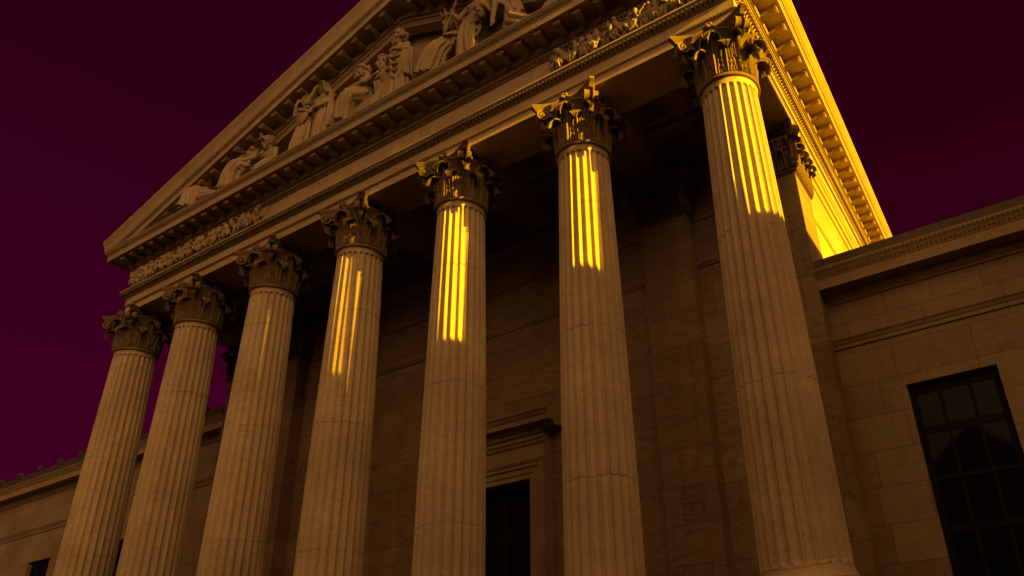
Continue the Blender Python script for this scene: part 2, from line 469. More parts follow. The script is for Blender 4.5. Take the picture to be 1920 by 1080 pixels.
# frieze
fr = sweep([(IN, 14.72), (0, 14.7225), (0, 15.44), (IN, 15.44)], True)
frieze = fr.build('frieze', M_ent, B, 25)
# cornice: bed moulds, modillion band, corona, small cyma
OH = .72
cp = [(IN, 15.44), (.0, 15.4425), (.02, 15.46), (.05, 15.475), (.05, 15.50), (.045, 15.505), (.055, 15.56), (.09, 15.61), (.10, 15.62), (.10, 15.64), (.085, 15.645), (.085, 15.76), (.115, 15.765),
      (.14, 15.80), (.15, 15.805), (.15, 16.0), (.17, 16.002), (OH - .07, 16.002), (OH - .065, 15.985), (OH, 15.985), (OH, 16.21), (OH + .015, 16.215), (OH + .02, 16.25), (OH + .05, 16.30),
      (OH + .09, 16.34), (OH + .095, 16.38), (OH + .115, 16.385), (OH + .115, 16.43), (OH - .15, 16.47), (.1, 16.52), (IN, 16.52)]
cornice = sweep(cp, True).build('cornice', M_corn, B, 25)
mb = MB(); eggs(mb, .085, 15.565, .105, .040, .04); darts(mb, .085, 15.655, 15.75, .135, .085, .05)
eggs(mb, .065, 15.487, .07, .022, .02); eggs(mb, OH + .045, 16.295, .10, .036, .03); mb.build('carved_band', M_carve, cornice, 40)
def modillion_mesh():
    """scroll bracket: local x = width, -y = outwards, z down from 0"""
    mb = MB(); w = .112
    side = [(0, 0), (-.47, 0), (-.47, -.05), (-.485, -.085), (-.47, -.125), (-.43, -.135), (-.38, -.115), (-.28, -.115), (-.2, -.145), (-.12, -.19), (0, -.19)]
    mb.prism(side, 'x', -w, w)
    mb.box(-w - .025, w + .025, -.505, .0, -.032, -.0025)
    mb.ell((0, -.25, -.125), (.085, .20, .035), 8, 5); mb.ell((0, -.40, -.135), (.10, .06, .03), 8, 5)
    for s in (-1, 1): mb.ell((s * w, -.43, -.085), (.02, .042, .042), 6, 5)
    return mb
MOD = modillion_mesh()
pm = MOD.build('modillion', M_mod, cornice, 40)
spots = []
k = 40; L = XR - XL + .3
for i in range(k):
    spots.append((XL - .15 + (i + .5) * L / k, FACE - .15, 0))
for i in range(26): spots.append((XR + .15, FACE + .18 + i * .70, PI / 2))
for i, (x, y, a) in enumerate(spots):
    o = pm if i == 0 else pm.copy()
    if i: COL.objects.link(o)
    o.parent = cornice; o.location = (x, y, 16.0); o.rotation_euler = (0, 0, a)
# side sima (gutter) standing on the right and left cornice
sima_prof = [(OH + .03, 16.433), (OH + .06, 16.46), (OH + .085, 16.55), (OH + .15, 16.66), (OH + .21, 16.72), (OH + .22, 16.80), (OH + .16, 16.81), (OH - .05, 16.47)]
for sg, X in ((1, XR), (-1, XL)):
    mb = MB(); n = len(sima_prof)
    for y in (FACE - OH - .12, BACKY): mb.v += [(X + sg * o, y, z) for o, z in sima_prof]
    mb.f = [(i, (i + 1) % n, n + (i + 1) % n, n + i) for i in range(n)] + [tuple(range(n)), tuple(range(n, 2 * n))[::-1]]
    mb.build('gutter_moulding', M_corn, cornice, 30)

# ---- raking cornice of the pediment
XLr, XRr = XL - OH - .15, XR + OH + .22
SL = .327; ZA = 16.86 + SL * (APEX - XLr); SR = (ZA - 16.86) / (XRr - APEX)
def rake_z(x): return 16.86 + SL * (x - XLr) if x <= APEX else 16.86 + SR * (XRr - x)
rp = [(-.35, -1.55), (.02, -1.55), (.03, -1.50), (.06, -1.46), (.06, -1.43), (.05, -1.425), (.07, -1.36), (.11, -1.31), (.12, -1.29), (.10, -1.285), (.10, -1.17), (.14, -1.16), (.155, -1.13), (.155, -.93),
      (OH - .07, -.93), (OH - .065, -.945), (OH, -.945), (OH, -.71), (OH + .015, -.70), (OH + .03, -.65), (OH + .07, -.60), (OH + .09, -.585), (OH + .09, -.53), (OH + .10, -.50), (OH + .105, -.44),
      (OH + .12, -.32), (OH + .16, -.20), (OH + .21, -.11), (OH + .22, -.09), (OH + .225, 0), (OH + .05, 0.0), (-.35, -.02)]
def rake_sweep(prof, closed=True, zmin=CORN + .005):
    mb = MB(); n = len(prof)
    xs = [XLr] + list(np.linspace(XLr + .5, APEX, 40)) + list(np.linspace(APEX, XRr - .5, 40))[1:] + [XRr]
    for x in xs:
        for o, dz in prof: mb.v.append((x, FACE - o, max(zmin - .004 + .002 * (o > .5), rake_z(x) + dz) if o > .0 else max(CORN - .01, rake_z(x) + dz)))
    mb.f = [(j * n + i, j * n + (i + 1) % n, (j + 1) * n + (i + 1) % n, (j + 1) * n + i) for j in range(len(xs) - 1) for i in range(n)]
    mb.f += [tuple(range(n)), tuple(range((len(xs) - 1) * n, len(xs) * n))[::-1]]
    return mb
rake = rake_sweep(rp).build('raking_cornice', M_corn, B, 25)
pm2 = pm.data
cnt = 0; rest = []
x = XLr + 1.55
while x < XRr - 1.6:
    if rake_z(x) - 1.3 > CORN + .15 and not (abs(x - APEX) < .2):
        if x > 6.0: rest.append((x, rake_z(x) - .932)); x += .66; continue
        o = bpy.data.objects.new('modillion', pm2); COL.objects.link(o); o.parent = rake
        o.location = (x, FACE - .15, rake_z(x) - .932); o.rotation_euler = (0, -math.atan(SL) if x < APEX else math.atan(SR), 0); cnt += 1
    x += .66
mb = MB(); rr_ = Matrix.Rotation(math.atan(SR), 3, 'Y')
for x, z in rest:      # the far slope, out of sight of the square: one row
    mb.add([tuple(rr_ @ Vector(p) + Vector((x, FACE - .15, z))) for p in MOD.v], MOD.f)
mb.build('modillion_row', M_mod, rake, 40)['kind'] = 'stuff'
mb = MB(); x = XLr + 1.2
while x < XRr - 1.2:
    z = rake_z(x)
    for dz, o, r in ((-1.355, .085, .04), (-.64, OH + .05, .036)):
        if z + dz > CORN + .06: mb.ell((x, FACE - o, z + dz), (r, .035, r * 1.25), 6, 4)
    if z - 1.28 > CORN + .02: mb.box(x - .035, x + .035, FACE - .145, FACE - .09, z - 1.275, z - 1.18)
    x += .115
mb.build('carved_band', M_carve, rake, 40)
# tympanum: recessed field behind the sculptures, floor, and roof
mb = MB()
TY = -.15
tp = [(XLr + 2, CORN - .1), (XRr - 2, CORN - .1), (XRr - 2, CORN + .02)] + [(APEX, ZA - 1.3)] + [(XLr + 2, CORN + .02)]
mb.prism(tp, 'y', TY, TY + .25); mb.build('tympanum', M_ent, B)
mb = MB()
for sg in (-1, 1):
    xe = XLr + .1 if sg < 0 else XRr - .1
    mb.add([(xe, FACE - .3, rake_z(xe) - .06), (APEX, FACE - .3, ZA - .06), (APEX, BACKY, ZA - .06), (xe, BACKY, rake_z(xe) - .06),
            (xe, FACE - .3, rake_z(xe) - .3), (APEX, FACE - .3, ZA - .3), (APEX, BACKY, ZA - .3), (xe, BACKY, rake_z(xe) - .3)],
           [(0, 1, 2, 3), (7, 6, 5, 4), (0, 4, 5, 1), (1, 5, 6, 2), (2, 6, 7, 3), (3, 7, 4, 0)])
mb.build('roof', M_tile, B)

# ---- hall walls behind the columns, porch ceiling
ax0, ax1 = XL + .2, XR - .2            # outer faces of the hall
mb = MB()
DX0, DX1, DZ = .70, 3.50, 5.13          # doorway opening
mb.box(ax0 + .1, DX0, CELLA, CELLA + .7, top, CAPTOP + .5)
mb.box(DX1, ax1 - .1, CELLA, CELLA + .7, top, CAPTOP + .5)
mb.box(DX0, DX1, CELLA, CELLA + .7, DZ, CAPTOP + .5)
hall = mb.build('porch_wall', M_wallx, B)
# string mould and wall crown on the porch wall
mb = MB()
for x0, x1 in ((-7.7, 7.95), (9.58, 11.45), (-10.7, -9.55)):
    mb.prism([(CELLA + .0, 10.38), (CELLA - .04, 10.40), (CELLA - .06, 10.46), (CELLA - .09, 10.5), (CELLA - .09, 10.56), (CELLA, 10.6)], 'x', x0, x1)
    mb.prism([(CELLA, 12.02), (CELLA - .05, 12.04), (CELLA - .07, 12.1), (CELLA - .05, 12.16), (CELLA - .05, 12.2), (CELLA, 12.22)], 'x', x0, x1)
    mb.prism([(CELLA, 13.2), (CELLA - .1, 13.22), (CELLA - .14, 13.4), (CELLA - .25, 13.55), (CELLA - .25, 13.73), (CELLA, 13.73)], 'x', x0, x1)
mb.build('wall_moulding', M_wallx, hall)
for sg, xs, nm in ((1, ax1, 'side_wall'), (-1, ax0, 'side_wall')):
    mb = MB()
    x0, x1 = sorted((xs - sg * .12, xs - sg * .8))
    mb.box(x0, x1, CELLA + .7, BACKY, GROUND, CAPTOP + .4)
    sw = mb.build(nm, M_wally, B)
    if True:
        mb = MB()
        pr = [(0, 11.62), (.03, 11.63), (.05, 11.70), (.03, 11.76), (.03, 12.9), (.06, 12.95), (.09, 13.05), (.09, 13.12), (.15, 13.2), (.16, 13.3), (.22, 13.42), (.24, 13.55), (.30, 13.6), (.30, 13.74), (0, 13.74)]
        mb.prism([(xs - sg * .12 + sg * o, z) for o, z in pr], 'y', CELLA + 1.32, BACKY)
        for k in range(150):
            y = CELLA + 1.4 + k * .12
            mb.ell((xs - sg * .12 + sg * .045, y, 11.70), (.03, .045, .05), 6, 4); mb.ell((xs - sg * .12 + sg * .12, y, 13.16), (.05, .045, .05), 6, 4)
            mb.ell((xs - sg * .12 + sg * .21, y, 13.37), (.05, .04, .05), 6, 4)
        mb.build('wall_moulding', M_corn, sw, 40)
# ceiling: beams from each column to the wall, coffers between
mb = MB()
mb.box(XL + 1.25, XR - 1.25, .6, CELLA + .3, 14.5, 14.72)
for sg, xs in ((1, XR), (-1, XL)):
    pass
edges = [XL + 1.28] + [c for x in COLX[1:-1] for c in (x - .55, x + .55)] + [XR - 1.28]
for x in COLX[1:-1]:
    mb.prism([(x - .5, 13.86), (x + .5, 13.86), (x + .5, 13.95), (x + .56, 14.0), (x + .56, 14.2), (x + .66, 14.3), (x + .66, 14.52), (x - .66, 14.52), (x - .66, 14.3), (x - .56, 14.2), (x - .56, 14.0), (x - .5, 13.95)], 'y', .645, CELLA + .2)
for i in range(6):
    x0 = COLX[i] + .68; x1 = COLX[i + 1] - .68
    if i == 0: x0 = XL + 1.35
    if i == 5: x1 = XR - 1.35
    nx = 2; ny = 2
    for a in range(nx + 1):
        xx = x0 + (x1 - x0) * a / nx
        mb.box(xx - .13, xx + .13, .66, CELLA - .02, 14.26, 14.5)
    for bq in range(ny + 1):
        yy = .8 + (CELLA - .95) * bq / ny
        mb.box(x0, x1, yy - .13, yy + .13, 14.262, 14.499)
    for a in range(nx):
        for bq in range(ny):
            cx = x0 + (x1 - x0) * (a + .5) / nx; cy = .8 + (CELLA - .95) * (bq + .5) / ny
            for s, z in ((.36, 14.34), (.28, 14.42)):
                w = (x1 - x0) / nx / 2 - .13
                for (p, q, r_, t_) in ((cx - w, cx + w, cy - w - .0, cy - s), (cx - w, cx + w, cy + s, cy + w), (cx - w, cx - s, cy - s, cy + s), (cx + s, cx + w, cy - s, cy + s)):
                    if q > p and t_ > r_: mb.box(p, q, r_, t_, z, 14.498)
            for k in range(8):
                b_ = k / 8 * 2 * PI; mb.ell((cx + .1 * math.cos(b_), cy + .1 * math.sin(b_), 14.47), (.06, .06, .05), 6, 4)
            mb.ell((cx, cy, 14.44), .06, 6, 5)
mb.build('coffered_ceiling', M_ceil, B, 30)

# ---- pilasters: shaft > capital, base
def pil_capital(mb, hw, hd):
    """flat capital on a rectangular pier: hw half width (x), hd half depth (y); centred at origin"""
    H = CAPTOP - NECK
    mb.box(-hw, hw, -hd, hd, 0, 1.39)
    for z0, z1, o in ((-.02, .03, .04), (.03, .09, .075), (.09, .13, .03)): mb.box(-hw - o, hw + o, -hd - o, hd + o, z0, z1, .01)
    def faces():
        yield lambda u, o, z: (u, -hd - o, z), hw
        yield lambda u, o, z: (hd_x() + o, u, z), hd
        yield lambda u, o, z: (-hd_x() - o, -u, z), hd
    hd_x = lambda: hw
    for F, w in faces():
        n = max(1, round(2 * w / .42))
        if n < 1: continue
        st = 2 * w / n
        for k in range(n):
            c = -w + (k + .5) * st
            leaf(mb, 0, 0, .60, st * .52, .115, .12, flat=lambda x, o, z, c=c, F=F: F(c + x, o, z))
        for k in range(n + 1):
            c = -w + k * st
            leaf(mb, 0, 0, 1.0, st * .48, .13, .12, lobes=7, flat=lambda x, o, z, c=c, F=F: F(c + x, o, z))
        if w > .3:
            for sg in (-1, 1):
                fr_ = lambda u, sd, z, F=F, sg=sg, w=w: F(sg * (w * .45 - u), .16 + sd, z)
                scroll(mb, fr_, (.05, .9), (.06, 1.3), (w * .45 - .12, 1.21), .10, .05, .07, 1.4, .05)
        c = F(0, .22, 1.48)
        mb.ell(c, .09)
        for q in range(6):
            b = q / 6 * 2 * PI
            mb.ell(F(.11 * math.cos(b), .22, 1.48 + .12 * math.sin(b)), .07, 6, 5)
    for sx in (-1, 1):
        a = -PI / 4 if sx > 0 else -3 * PI / 4
        ox, oy = sx * hw, -hd
        for sg in (-1, 1):
            aa = a
            fr_ = lambda u, sd, z, aa=aa, sg=sg, ox=ox, oy=oy: (ox + u * math.cos(aa) - (sd + sg * .07) * math.sin(aa), oy + u * math.sin(aa) + (sd + sg * .07) * math.cos(aa), z)
            scroll(mb, fr_, (.02, .78), (.08, 1.36), (.30, 1.20), .16, .05, .07)
        leaf(mb, a, .05, .78, .12, .13, .5, nseg=12, lobes=4, px=ox, py=oy)
    # abacus: concave fronts approximated by stepped slabs with horns
    for z0, z1, o in ((1.39, 1.47, .16), (1.47, 1.51, .2), (1.51, H - .003, .235)):
        m = 10; pts = []
        def edge(p, q, nx, ny, w):
            for k in range(m):
                s = k / m; t_ = 2 * s - 1; dd = -.14 * (1 - t_ * t_) * min(1, w)
                pts.append((p[0] + (q[0] - p[0]) * s + nx * dd, p[1] + (q[1] - p[1]) * s + ny * dd))
        A = (-hw - o, -hd - o); Bq = (hw + o, -hd - o); Cq = (hw + o, hd); D = (-hw - o, hd)
        edge(A, Bq, 0, -1, 1); edge(Bq, Cq, 1, 0, hd); edge(Cq, D, 0, 0, 0); edge(D, A, -1, 0, hd)
        mb.prism(pts, 'z', z0, z1)
def pilaster(x, y0, hw, hd, sidey=False, recess=False):
    mb = MB(); z0 = SHAFT0 - .05
    mb.box(x - hw, x + hw, y0, y0 + 2 * hd, z0, NECK, .008)
    if recess:
        for k in range(4):
            for s in (-1, 1):
                mb.box(x + s * (hw - .1 - k * .17) - .035, x + s * (hw - .1 - k * .17) + .035, y0 - .045, y0 + .002, z0 + .3, NECK - .25)
    p = mb.build('pilaster', M_wally if sidey else M_wallx, B)
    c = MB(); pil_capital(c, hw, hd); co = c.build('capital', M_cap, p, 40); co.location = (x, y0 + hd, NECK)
    b = MB()
    for a0, a1, o in ((top + .003, z0 - .4, .22), (z0 - .4, z0 - .2, .17), (z0 - .2, z0 - .08, .10), (z0 - .08, z0 + .001, .05)): b.box(x - hw - o, x + hw + o, y0 - o, y0 + 2 * hd - .02, a0, a1, .02)
    b.build('base', M_corn, p)
    return p
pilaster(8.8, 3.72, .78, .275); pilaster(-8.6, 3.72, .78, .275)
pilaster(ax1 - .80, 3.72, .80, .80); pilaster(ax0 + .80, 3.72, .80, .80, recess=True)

# ---- doorway: surround > frame, pane
mb = MB()
def jambs(mb, o0, o1, y, zt=DZ):
    for sg in (-1, 1):
        xc = (DX0 + DX1) / 2; hw = (DX1 - DX0) / 2
        xa, xb = sorted((xc + sg * (hw + o0), xc + sg * (hw + o1))); mb.box(xa, xb, y, CELLA + .1, top + .003, zt + o1)
    mb.box((DX0 - o0) , (DX1 + o0), y, CELLA + .1, zt + o0, zt + o1)
jambs(mb, 0, .16, DOORY - .06); jambs(mb, .16, .34, DOORY - .10); jambs(mb, .34, .46, DOORY - .16); jambs(mb, .46, .60, DOORY - .20)
xc = (DX0 + DX1) / 2; hw = (DX1 - DX0) / 2
mb.box(DX0 - .60, DX1 + .60, DOORY - .12, CELLA + .05, DZ + .603, DZ + 1.25)
for k in range(3): mb.box(DX0 - .62 - .02 * k, DX1 + .62 + .02 * k, DOORY - .16 - .05 * k, CELLA + .04, DZ + 1.0 + .14 * k, DZ + 1.14 + .14 * k)
cr = [(CELLA + .02, DZ + 1.42), (DOORY - .30, DZ + 1.42), (DOORY - .34, DZ + 1.50), (DOORY - .58, DZ + 1.52), (DOORY - .60, DZ + 1.52), (DOORY - .60, DZ + 1.68), (DOORY - .63, DZ + 1.70), (DOORY - .68, DZ + 1.80), (DOORY - .72, DZ + 1.84), (DOORY - .72, DZ + 1.90), (CELLA + .02, DZ + 1.98)]
mb.prism(cr, 'x', DX0 - 1.12, DX1 + 1.12)
for k in range(34):
    x = DX0 - .6 + k * (DX1 - DX0 + 1.2) / 33
    mb.box(x - .035, x + .035, DOORY - .30, DOORY - .2, DZ + 1.29, DZ + 1.39); mb.ell((x, DOORY - .17, DZ + 1.05), (.045, .05, .05), 6, 4); mb.ell((x, DOORY - .22, DZ + .53), (.04, .03, .04), 6, 4)
for k in range(60):
    z = top + .2 + k * .09
    for s in (DX0 - .53, DX1 + .53): mb.ell((s, DOORY - .20, z), (.04, .03, .035), 6, 4)
door = mb.build('doorway_surround', M_door, B)
mb = MB(); y0, y1 = CELLA + .3, CELLA + .38
for x in (DX0 + .06, xc - .75, xc - .06, xc + .06, xc + .75, DX1 - .06): mb.box(x - .06, x + .06, y0, y1, top, DZ - .001)
for z in (.5, 2.1, 3.55, 3.72, DZ - .1): mb.box(DX0, DX1, y0 + .004, y1 - .004, z - .06, z + .06)
mb.build('door_frame', M_frame, door)
MB().box(DX0, DX1, y0 + .03, y0 + .05, top, DZ - .002).build('pane', M_glass, door)

# ------------------------------------------------------------------ relief panels on the frieze and the pediment figures
def limb(mb, pts, rs):
    for i in range(len(pts) - 1): mb.cap(pts[i], pts[i + 1], rs[i], rs[i + 1], 8)
def hand(mb, wrist, d, k=1.0, side=(1, 0, 0)):
    w = Vector(wrist); d = Vector(d).normalized(); s = Vector(side); s = (s - d * s.dot(d)).normalized(); nrm = d.cross(s)
    c = w + d * .055 * k
    mb.cap(w, c, .028 * k, .036 * k)
    for q in range(4):
        a = c + s * (q - 1.5) * .024 * k; L = (.05, .062, .058, .044)[q] * k
        mb.cap(a, a + d * L, .014 * k, .012 * k, 6); mb.cap(a + d * L, a + d * L * 1.55 + nrm * .02 * k, .012 * k, .010 * k, 6)
    mb.cap(c - d * .03 * k + s * .035 * k, c + d * .02 * k + s * .065 * k, .015 * k, .012 * k, 6)
def head(mb, c, k, face,  up=(0, 0, 1), hair='curls', beard=False, seed=0):
    """c centre of the skull; face = looking direction"""
    rnd = random.Random(seed); k *= 1.34
    f = Vector(face).normalized(); u = Vector(up); u = (u - f * u.dot(f)).normalized(); s = f.cross(u)
    rot = Matrix((s, f, u)).transposed()
    P = lambda a, b_, d: Vector(c) + (s * a + f * b_ + u * d) * k
    mb.ell(P(0, -.01, .03), (.078 * k, .098 * k, .095 * k), 12, 8, rot)           # cranium
    mb.ell(P(0, .018, -.045), (.062 * k, .078 * k, .085 * k), 10, 8, rot)         # face
    mb.ell(P(0, .065, -.105), (.028 * k, .026 * k, .022 * k), 8, 6, rot)          # chin
    mb.cap(P(0, .088, .018), P(0, .112, -.035), .012 * k, .020 * k, 8)            # nose
    mb.cap(P(-.05, .075, .028), P(.05, .075, .028), .016 * k, .016 * k, 8)        # brow
    for q in (-1, 1):
        mb.ell(P(q * .032, .082, .002), .013 * k, 6, 5)                           # eyes
        mb.ell(P(q * .042, .062, -.035), (.024 * k, .022 * k, .022 * k), 8, 6)    # cheeks
        mb.ell(P(q * .078, -.005, -.02), (.012 * k, .022 * k, .032 * k), 6, 5, rot)
    mb.cap(P(-.02, .092, -.07), P(.02, .092, -.07), .010 * k, .010 * k, 6)        # lips
    mb.cap(P(-.015, .088, -.086), P(.015, .088, -.086), .010 * k, .010 * k, 6)
    if hair == 'curls':
        for q in range(52):
            t_ = rnd.uniform(0, 2 * PI); z = rnd.uniform(-.75, 1)
            rr = math.sqrt(max(0, 1 - z * z)); a, b_, d = rr * math.cos(t_), rr * math.sin(t_), z
            if b_ > .35 and d < .45: continue
            mb.ell(P(a * .085, -.012 + b_ * .105, .03 + d * .10), rnd.uniform(.018, .030) * k, 6, 5)
    elif hair == 'long':
        mb.ell(P(0, -.03, .04), (.09 * k, .10 * k, .098 * k), 10, 7, rot)
        for q in range(12):
            a = (q / 11 - .5) * 2.6
            x, y = math.sin(a) * .088, -math.cos(a) * .09
            mb.tube([P(x * .8, y, .06), P(x * 1.08, y * 1.05, -.06), P(x * 1.0, y * 1.1, -.17 - .03 * (q % 3))], [.024 * k, .028 * k, .016 * k], 6)
    elif hair == 'bun':
        mb.ell(P(0, -.02, .05), (.087 * k, .098 * k, .09 * k), 10, 7, rot); mb.ell(P(0, -.12, .05), .045 * k, 8, 6)
        for q in range(9):
            a = (q / 8 - .5) * 2.4; mb.cap(P(math.sin(a) * .06, .07 * math.cos(a), .085), P(math.sin(a) * .085, -.08, .04), .016 * k, .018 * k, 6)
    elif hair == 'helmet':
        mb.ell(P(0, -.015, .055), (.105 * k, .125 * k, .098 * k), 12, 8, rot)
        mb.tube([P(-.09, .10, .03), P(0, .155, .045), P(.09, .10, .03)], [.018 * k, .022 * k, .018 * k], 6)
        pts = [P(0, .16 * math.cos(a) - .03, .06 + .185 * math.sin(a)) for a in np.linspace(.15, PI + .35, 10)]
        mb.tube(pts, [.02 * k] + [.038 * k] * 8 + [.02 * k], 8)
        for q in (-1, 1): mb.cap(P(q * .088, .03, .02), P(q * .07, .06, -.09), .018 * k, .014 * k, 6)
    elif hair == 'crown':
        mb.ell(P(0, -.02, .04), (.09 * k, .10 * k, .092 * k), 10, 7, rot)
        for q in range(9):
            a = q / 9 * 2 * PI
            mb.cap(P(.092 * math.cos(a), -.01 + .105 * math.sin(a), .07), P(.115 * math.cos(a), -.01 + .13 * math.sin(a), .155), .026 * k, .012 * k, 6)
        mb.tube([P(.095 * math.cos(a), -.01 + .11 * math.sin(a), .075) for a in np.linspace(0, 2 * PI, 15)], .024 * k, 6)
        for q in range(14):
            a = (q / 13 - .5) * 3.2; mb.ell(P(math.sin(a) * .095, -math.cos(a) * .09, -.03 - .03 * (q % 3)), .03 * k, 6, 5)
    elif hair == 'veil':
        mb.ell(P(0, -.025, .04), (.098 * k, .112 * k, .105 * k), 10, 7, rot)
        for q in range(7):
            a = (q / 6 - .5) * 3.0; x, y = math.sin(a) * .10, -math.cos(a) * .10
            mb.tube([P(x, y, .05), P(x * 1.25, y * 1.2, -.1), P(x * 1.7, y * 1.5, -.24)], [.028 * k, .034 * k, .03 * k], 6)
    if beard:
        for q in range(16):
            a = (q % 8 / 7 - .5) * 1.9; d = -.09 - .045 * (q // 8)
            mb.ell(P(math.sin(a) * .06, .055 + math.cos(a) * .035, d), .026 * k, 6, 5)

def cloth(mb, pts, rad, nf, amp, seed=0, phase=0, squash=1.0):
    """closed folded robe lofted along pts: rad list of (rx, ry) in world x / y; nf folds of depth amp growing along it"""
    rnd = random.Random(seed); n = nf * 8; m = len(pts)
    w = [rnd.uniform(.55, 1.25) for _ in range(nf)]
    sub = 5; P = []; RR = []
    for i in range(m - 1):
        for k in range(sub):
            s = k / sub; P.append(Vector(pts[i]).lerp(Vector(pts[i + 1]), s)); RR.append((rad[i][0] + (rad[i + 1][0] - rad[i][0]) * s, rad[i][1] + (rad[i + 1][1] - rad[i][1]) * s))
    P.append(Vector(pts[-1])); RR.append(rad[-1]); M = len(P)
    v = []
    for i in range(M):
        d = (P[min(i + 1, M - 1)] - P[max(i - 1, 0)]).normalized()
        a = Vector((1, 0, 0)); a = (a - d * a.dot(d))
        if a.length < .2: a = Vector((0, 0, 1)) - d * d.z
        a.normalize(); b = d.cross(a); s = i / (M - 1)
        for k in range(n):
            t_ = 2 * PI * k / n
            q = (k / 8.0 + .35 * math.sin(s * 2.2 + seed) * (1 + .2 * math.sin(t_ * 2))) % nf
            fo = abs(math.sin(PI * q)) ** .7 * w[int(q) % nf]
            g = 1 + 1.45 * amp * (.4 + .6 * s) * (fo - .6)
            v.append(P[i] + a * math.cos(t_) * RR[i][0] * g + b * math.sin(t_) * RR[i][1] * g)
    f = [(i * n + k, i * n + (k + 1) % n, (i + 1) * n + (k + 1) % n, (i + 1) * n + k) for i in range(M - 1) for k in range(n)]
    f += [tuple(range(n))[::-1], tuple(range((M - 1) * n, M * n))]
    mb.add(v, f)
def swag(mb, p0, p1, drop, n, r, spread, out):
    """n curved folds hanging between p0 and p1"""
    p0 = Vector(p0); p1 = Vector(p1); out = Vector(out)
    for q in range(n):
        dr = drop * (.35 + .65 * q / max(1, n - 1)); pts = []
        for k in range(11):
            s = k / 10; c = 4 * s * (1 - s)
            pts.append(p0.lerp(p1, s) + Vector((0, 0, -dr * c - spread * q * .3)) + out * (c * .8 + .2) * (1 - .15 * q))
        mb.tube(pts, [r * .6] + [r] * 9 + [r * .6], 7)

def torso(mb, pel, chest, neck, k, wide=.17, bust=False, front=(0, -1, 0)):
    pel = Vector(pel); chest = Vector(chest); neck = Vector(neck); f = Vector(front)
    up = (chest - pel).normalized(); s = f.cross(up).normalized()
    rot = Matrix((s, f, up)).transposed()
    mb.ell(pel, (.165 * k, .12 * k, .13 * k), 10, 8, rot); mb.ell(pel.lerp(chest, .5), (.135 * k, .10 * k, .15 * k), 10, 8, rot)
    mb.ell(chest, (wide * k, .12 * k, .165 * k), 12, 8, rot)
    mb.cap(chest + up * .13 * k, neck, .065 * k, .052 * k)
    for q in (-1, 1):
        mb.ell(chest + s * q * .07 * k + f * .085 * k + up * .02 * k, (.07 * k, .04 * k + (.025 * k if bust else 0), .06 * k), 8, 6, rot)
        mb.cap(neck - up * .03 * k, chest + s * q * wide * k + up * .10 * k, .05 * k, .06 * k)
    return s, up
V3 = Vector
K = 1.66          # the figures are larger than life

def fig_draped_standing(mb, k, lean=0, look=(-.8, -.5, .1), hair='curls', seed=1, arm='fold'):
    H = lambda x, y, z: (x * k + lean * z * k, y * k, z * k)
    cloth(mb, [H(0, 0, 1.02), H(0, -.01, .8), H(.01, -.02, .45), H(.02, -.02, .0)], [(.155 * k, .115 * k), (.20 * k, .15 * k), (.24 * k, .18 * k), (.30 * k, .21 * k)], 13, .34, seed)
    torso(mb, H(0, 0, .98), H(0, -.01, 1.30), H(-.01, -.02, 1.50), k, .165, True)
    cloth(mb, [H(0, -.0, 1.44), H(0, -.01, 1.25), H(0, 0, .98)], [(.14 * k, .10 * k), (.185 * k, .135 * k), (.175 * k, .13 * k)], 9, .12, seed + 3)
    head(mb, H(-.03, -.04, 1.645), k, look, hair=hair, seed=seed)
    if arm == 'fold':
        limb(mb, [H(.18, -.02, 1.40), H(.25, -.12, 1.15), H(.08, -.22, 1.17)], [.062 * k, .055 * k, .038 * k]); hand(mb, H(.08, -.22, 1.17), (-1, -.1, .15), k, (0, 0, 1))
        limb(mb, [H(-.18, -.02, 1.40), H(-.24, -.06, 1.13), H(-.10, -.20, 1.05)], [.062 * k, .05 * k, .036 * k]); hand(mb, H(-.10, -.20, 1.05), (1, -.1, .1), k, (0, 0, 1))
        swag(mb, H(-.06, -.17, 1.10), H(.27, -.08, 1.16), .52 * k, 4, .034 * k, .13 * k, (0, -.10 * k, 0))
        cloth(mb, [H(.25, -.03, 1.25), H(.24, -.06, .9), H(.26, -.05, .55)], [(.07 * k, .08 * k), (.09 * k, .10 * k), (.07 * k, .08 * k)], 6, .5, seed + 5)
    elif arm == 'raise':
        limb(mb, [H(-.17, -.02, 1.40), H(-.24, -.15, 1.22), H(-.12, -.22, 1.45)], [.06 * k, .05 * k, .034 * k]); hand(mb, H(-.12, -.22, 1.45), (.4, 0, 1), k)
        limb(mb, [H(.17, -.02, 1.40), H(.24, -.1, 1.15), H(.04, -.21, 1.22)], [.06 * k, .05 * k, .034 * k]); hand(mb, H(.04, -.21, 1.22), (-1, 0, .3), k, (0, 0, 1))
        swag(mb, H(-.18, -.1, 1.2), H(.2, -.12, 1.12), .22 * k, 4, .026 * k, .08 * k, (0, -.1 * k, 0))

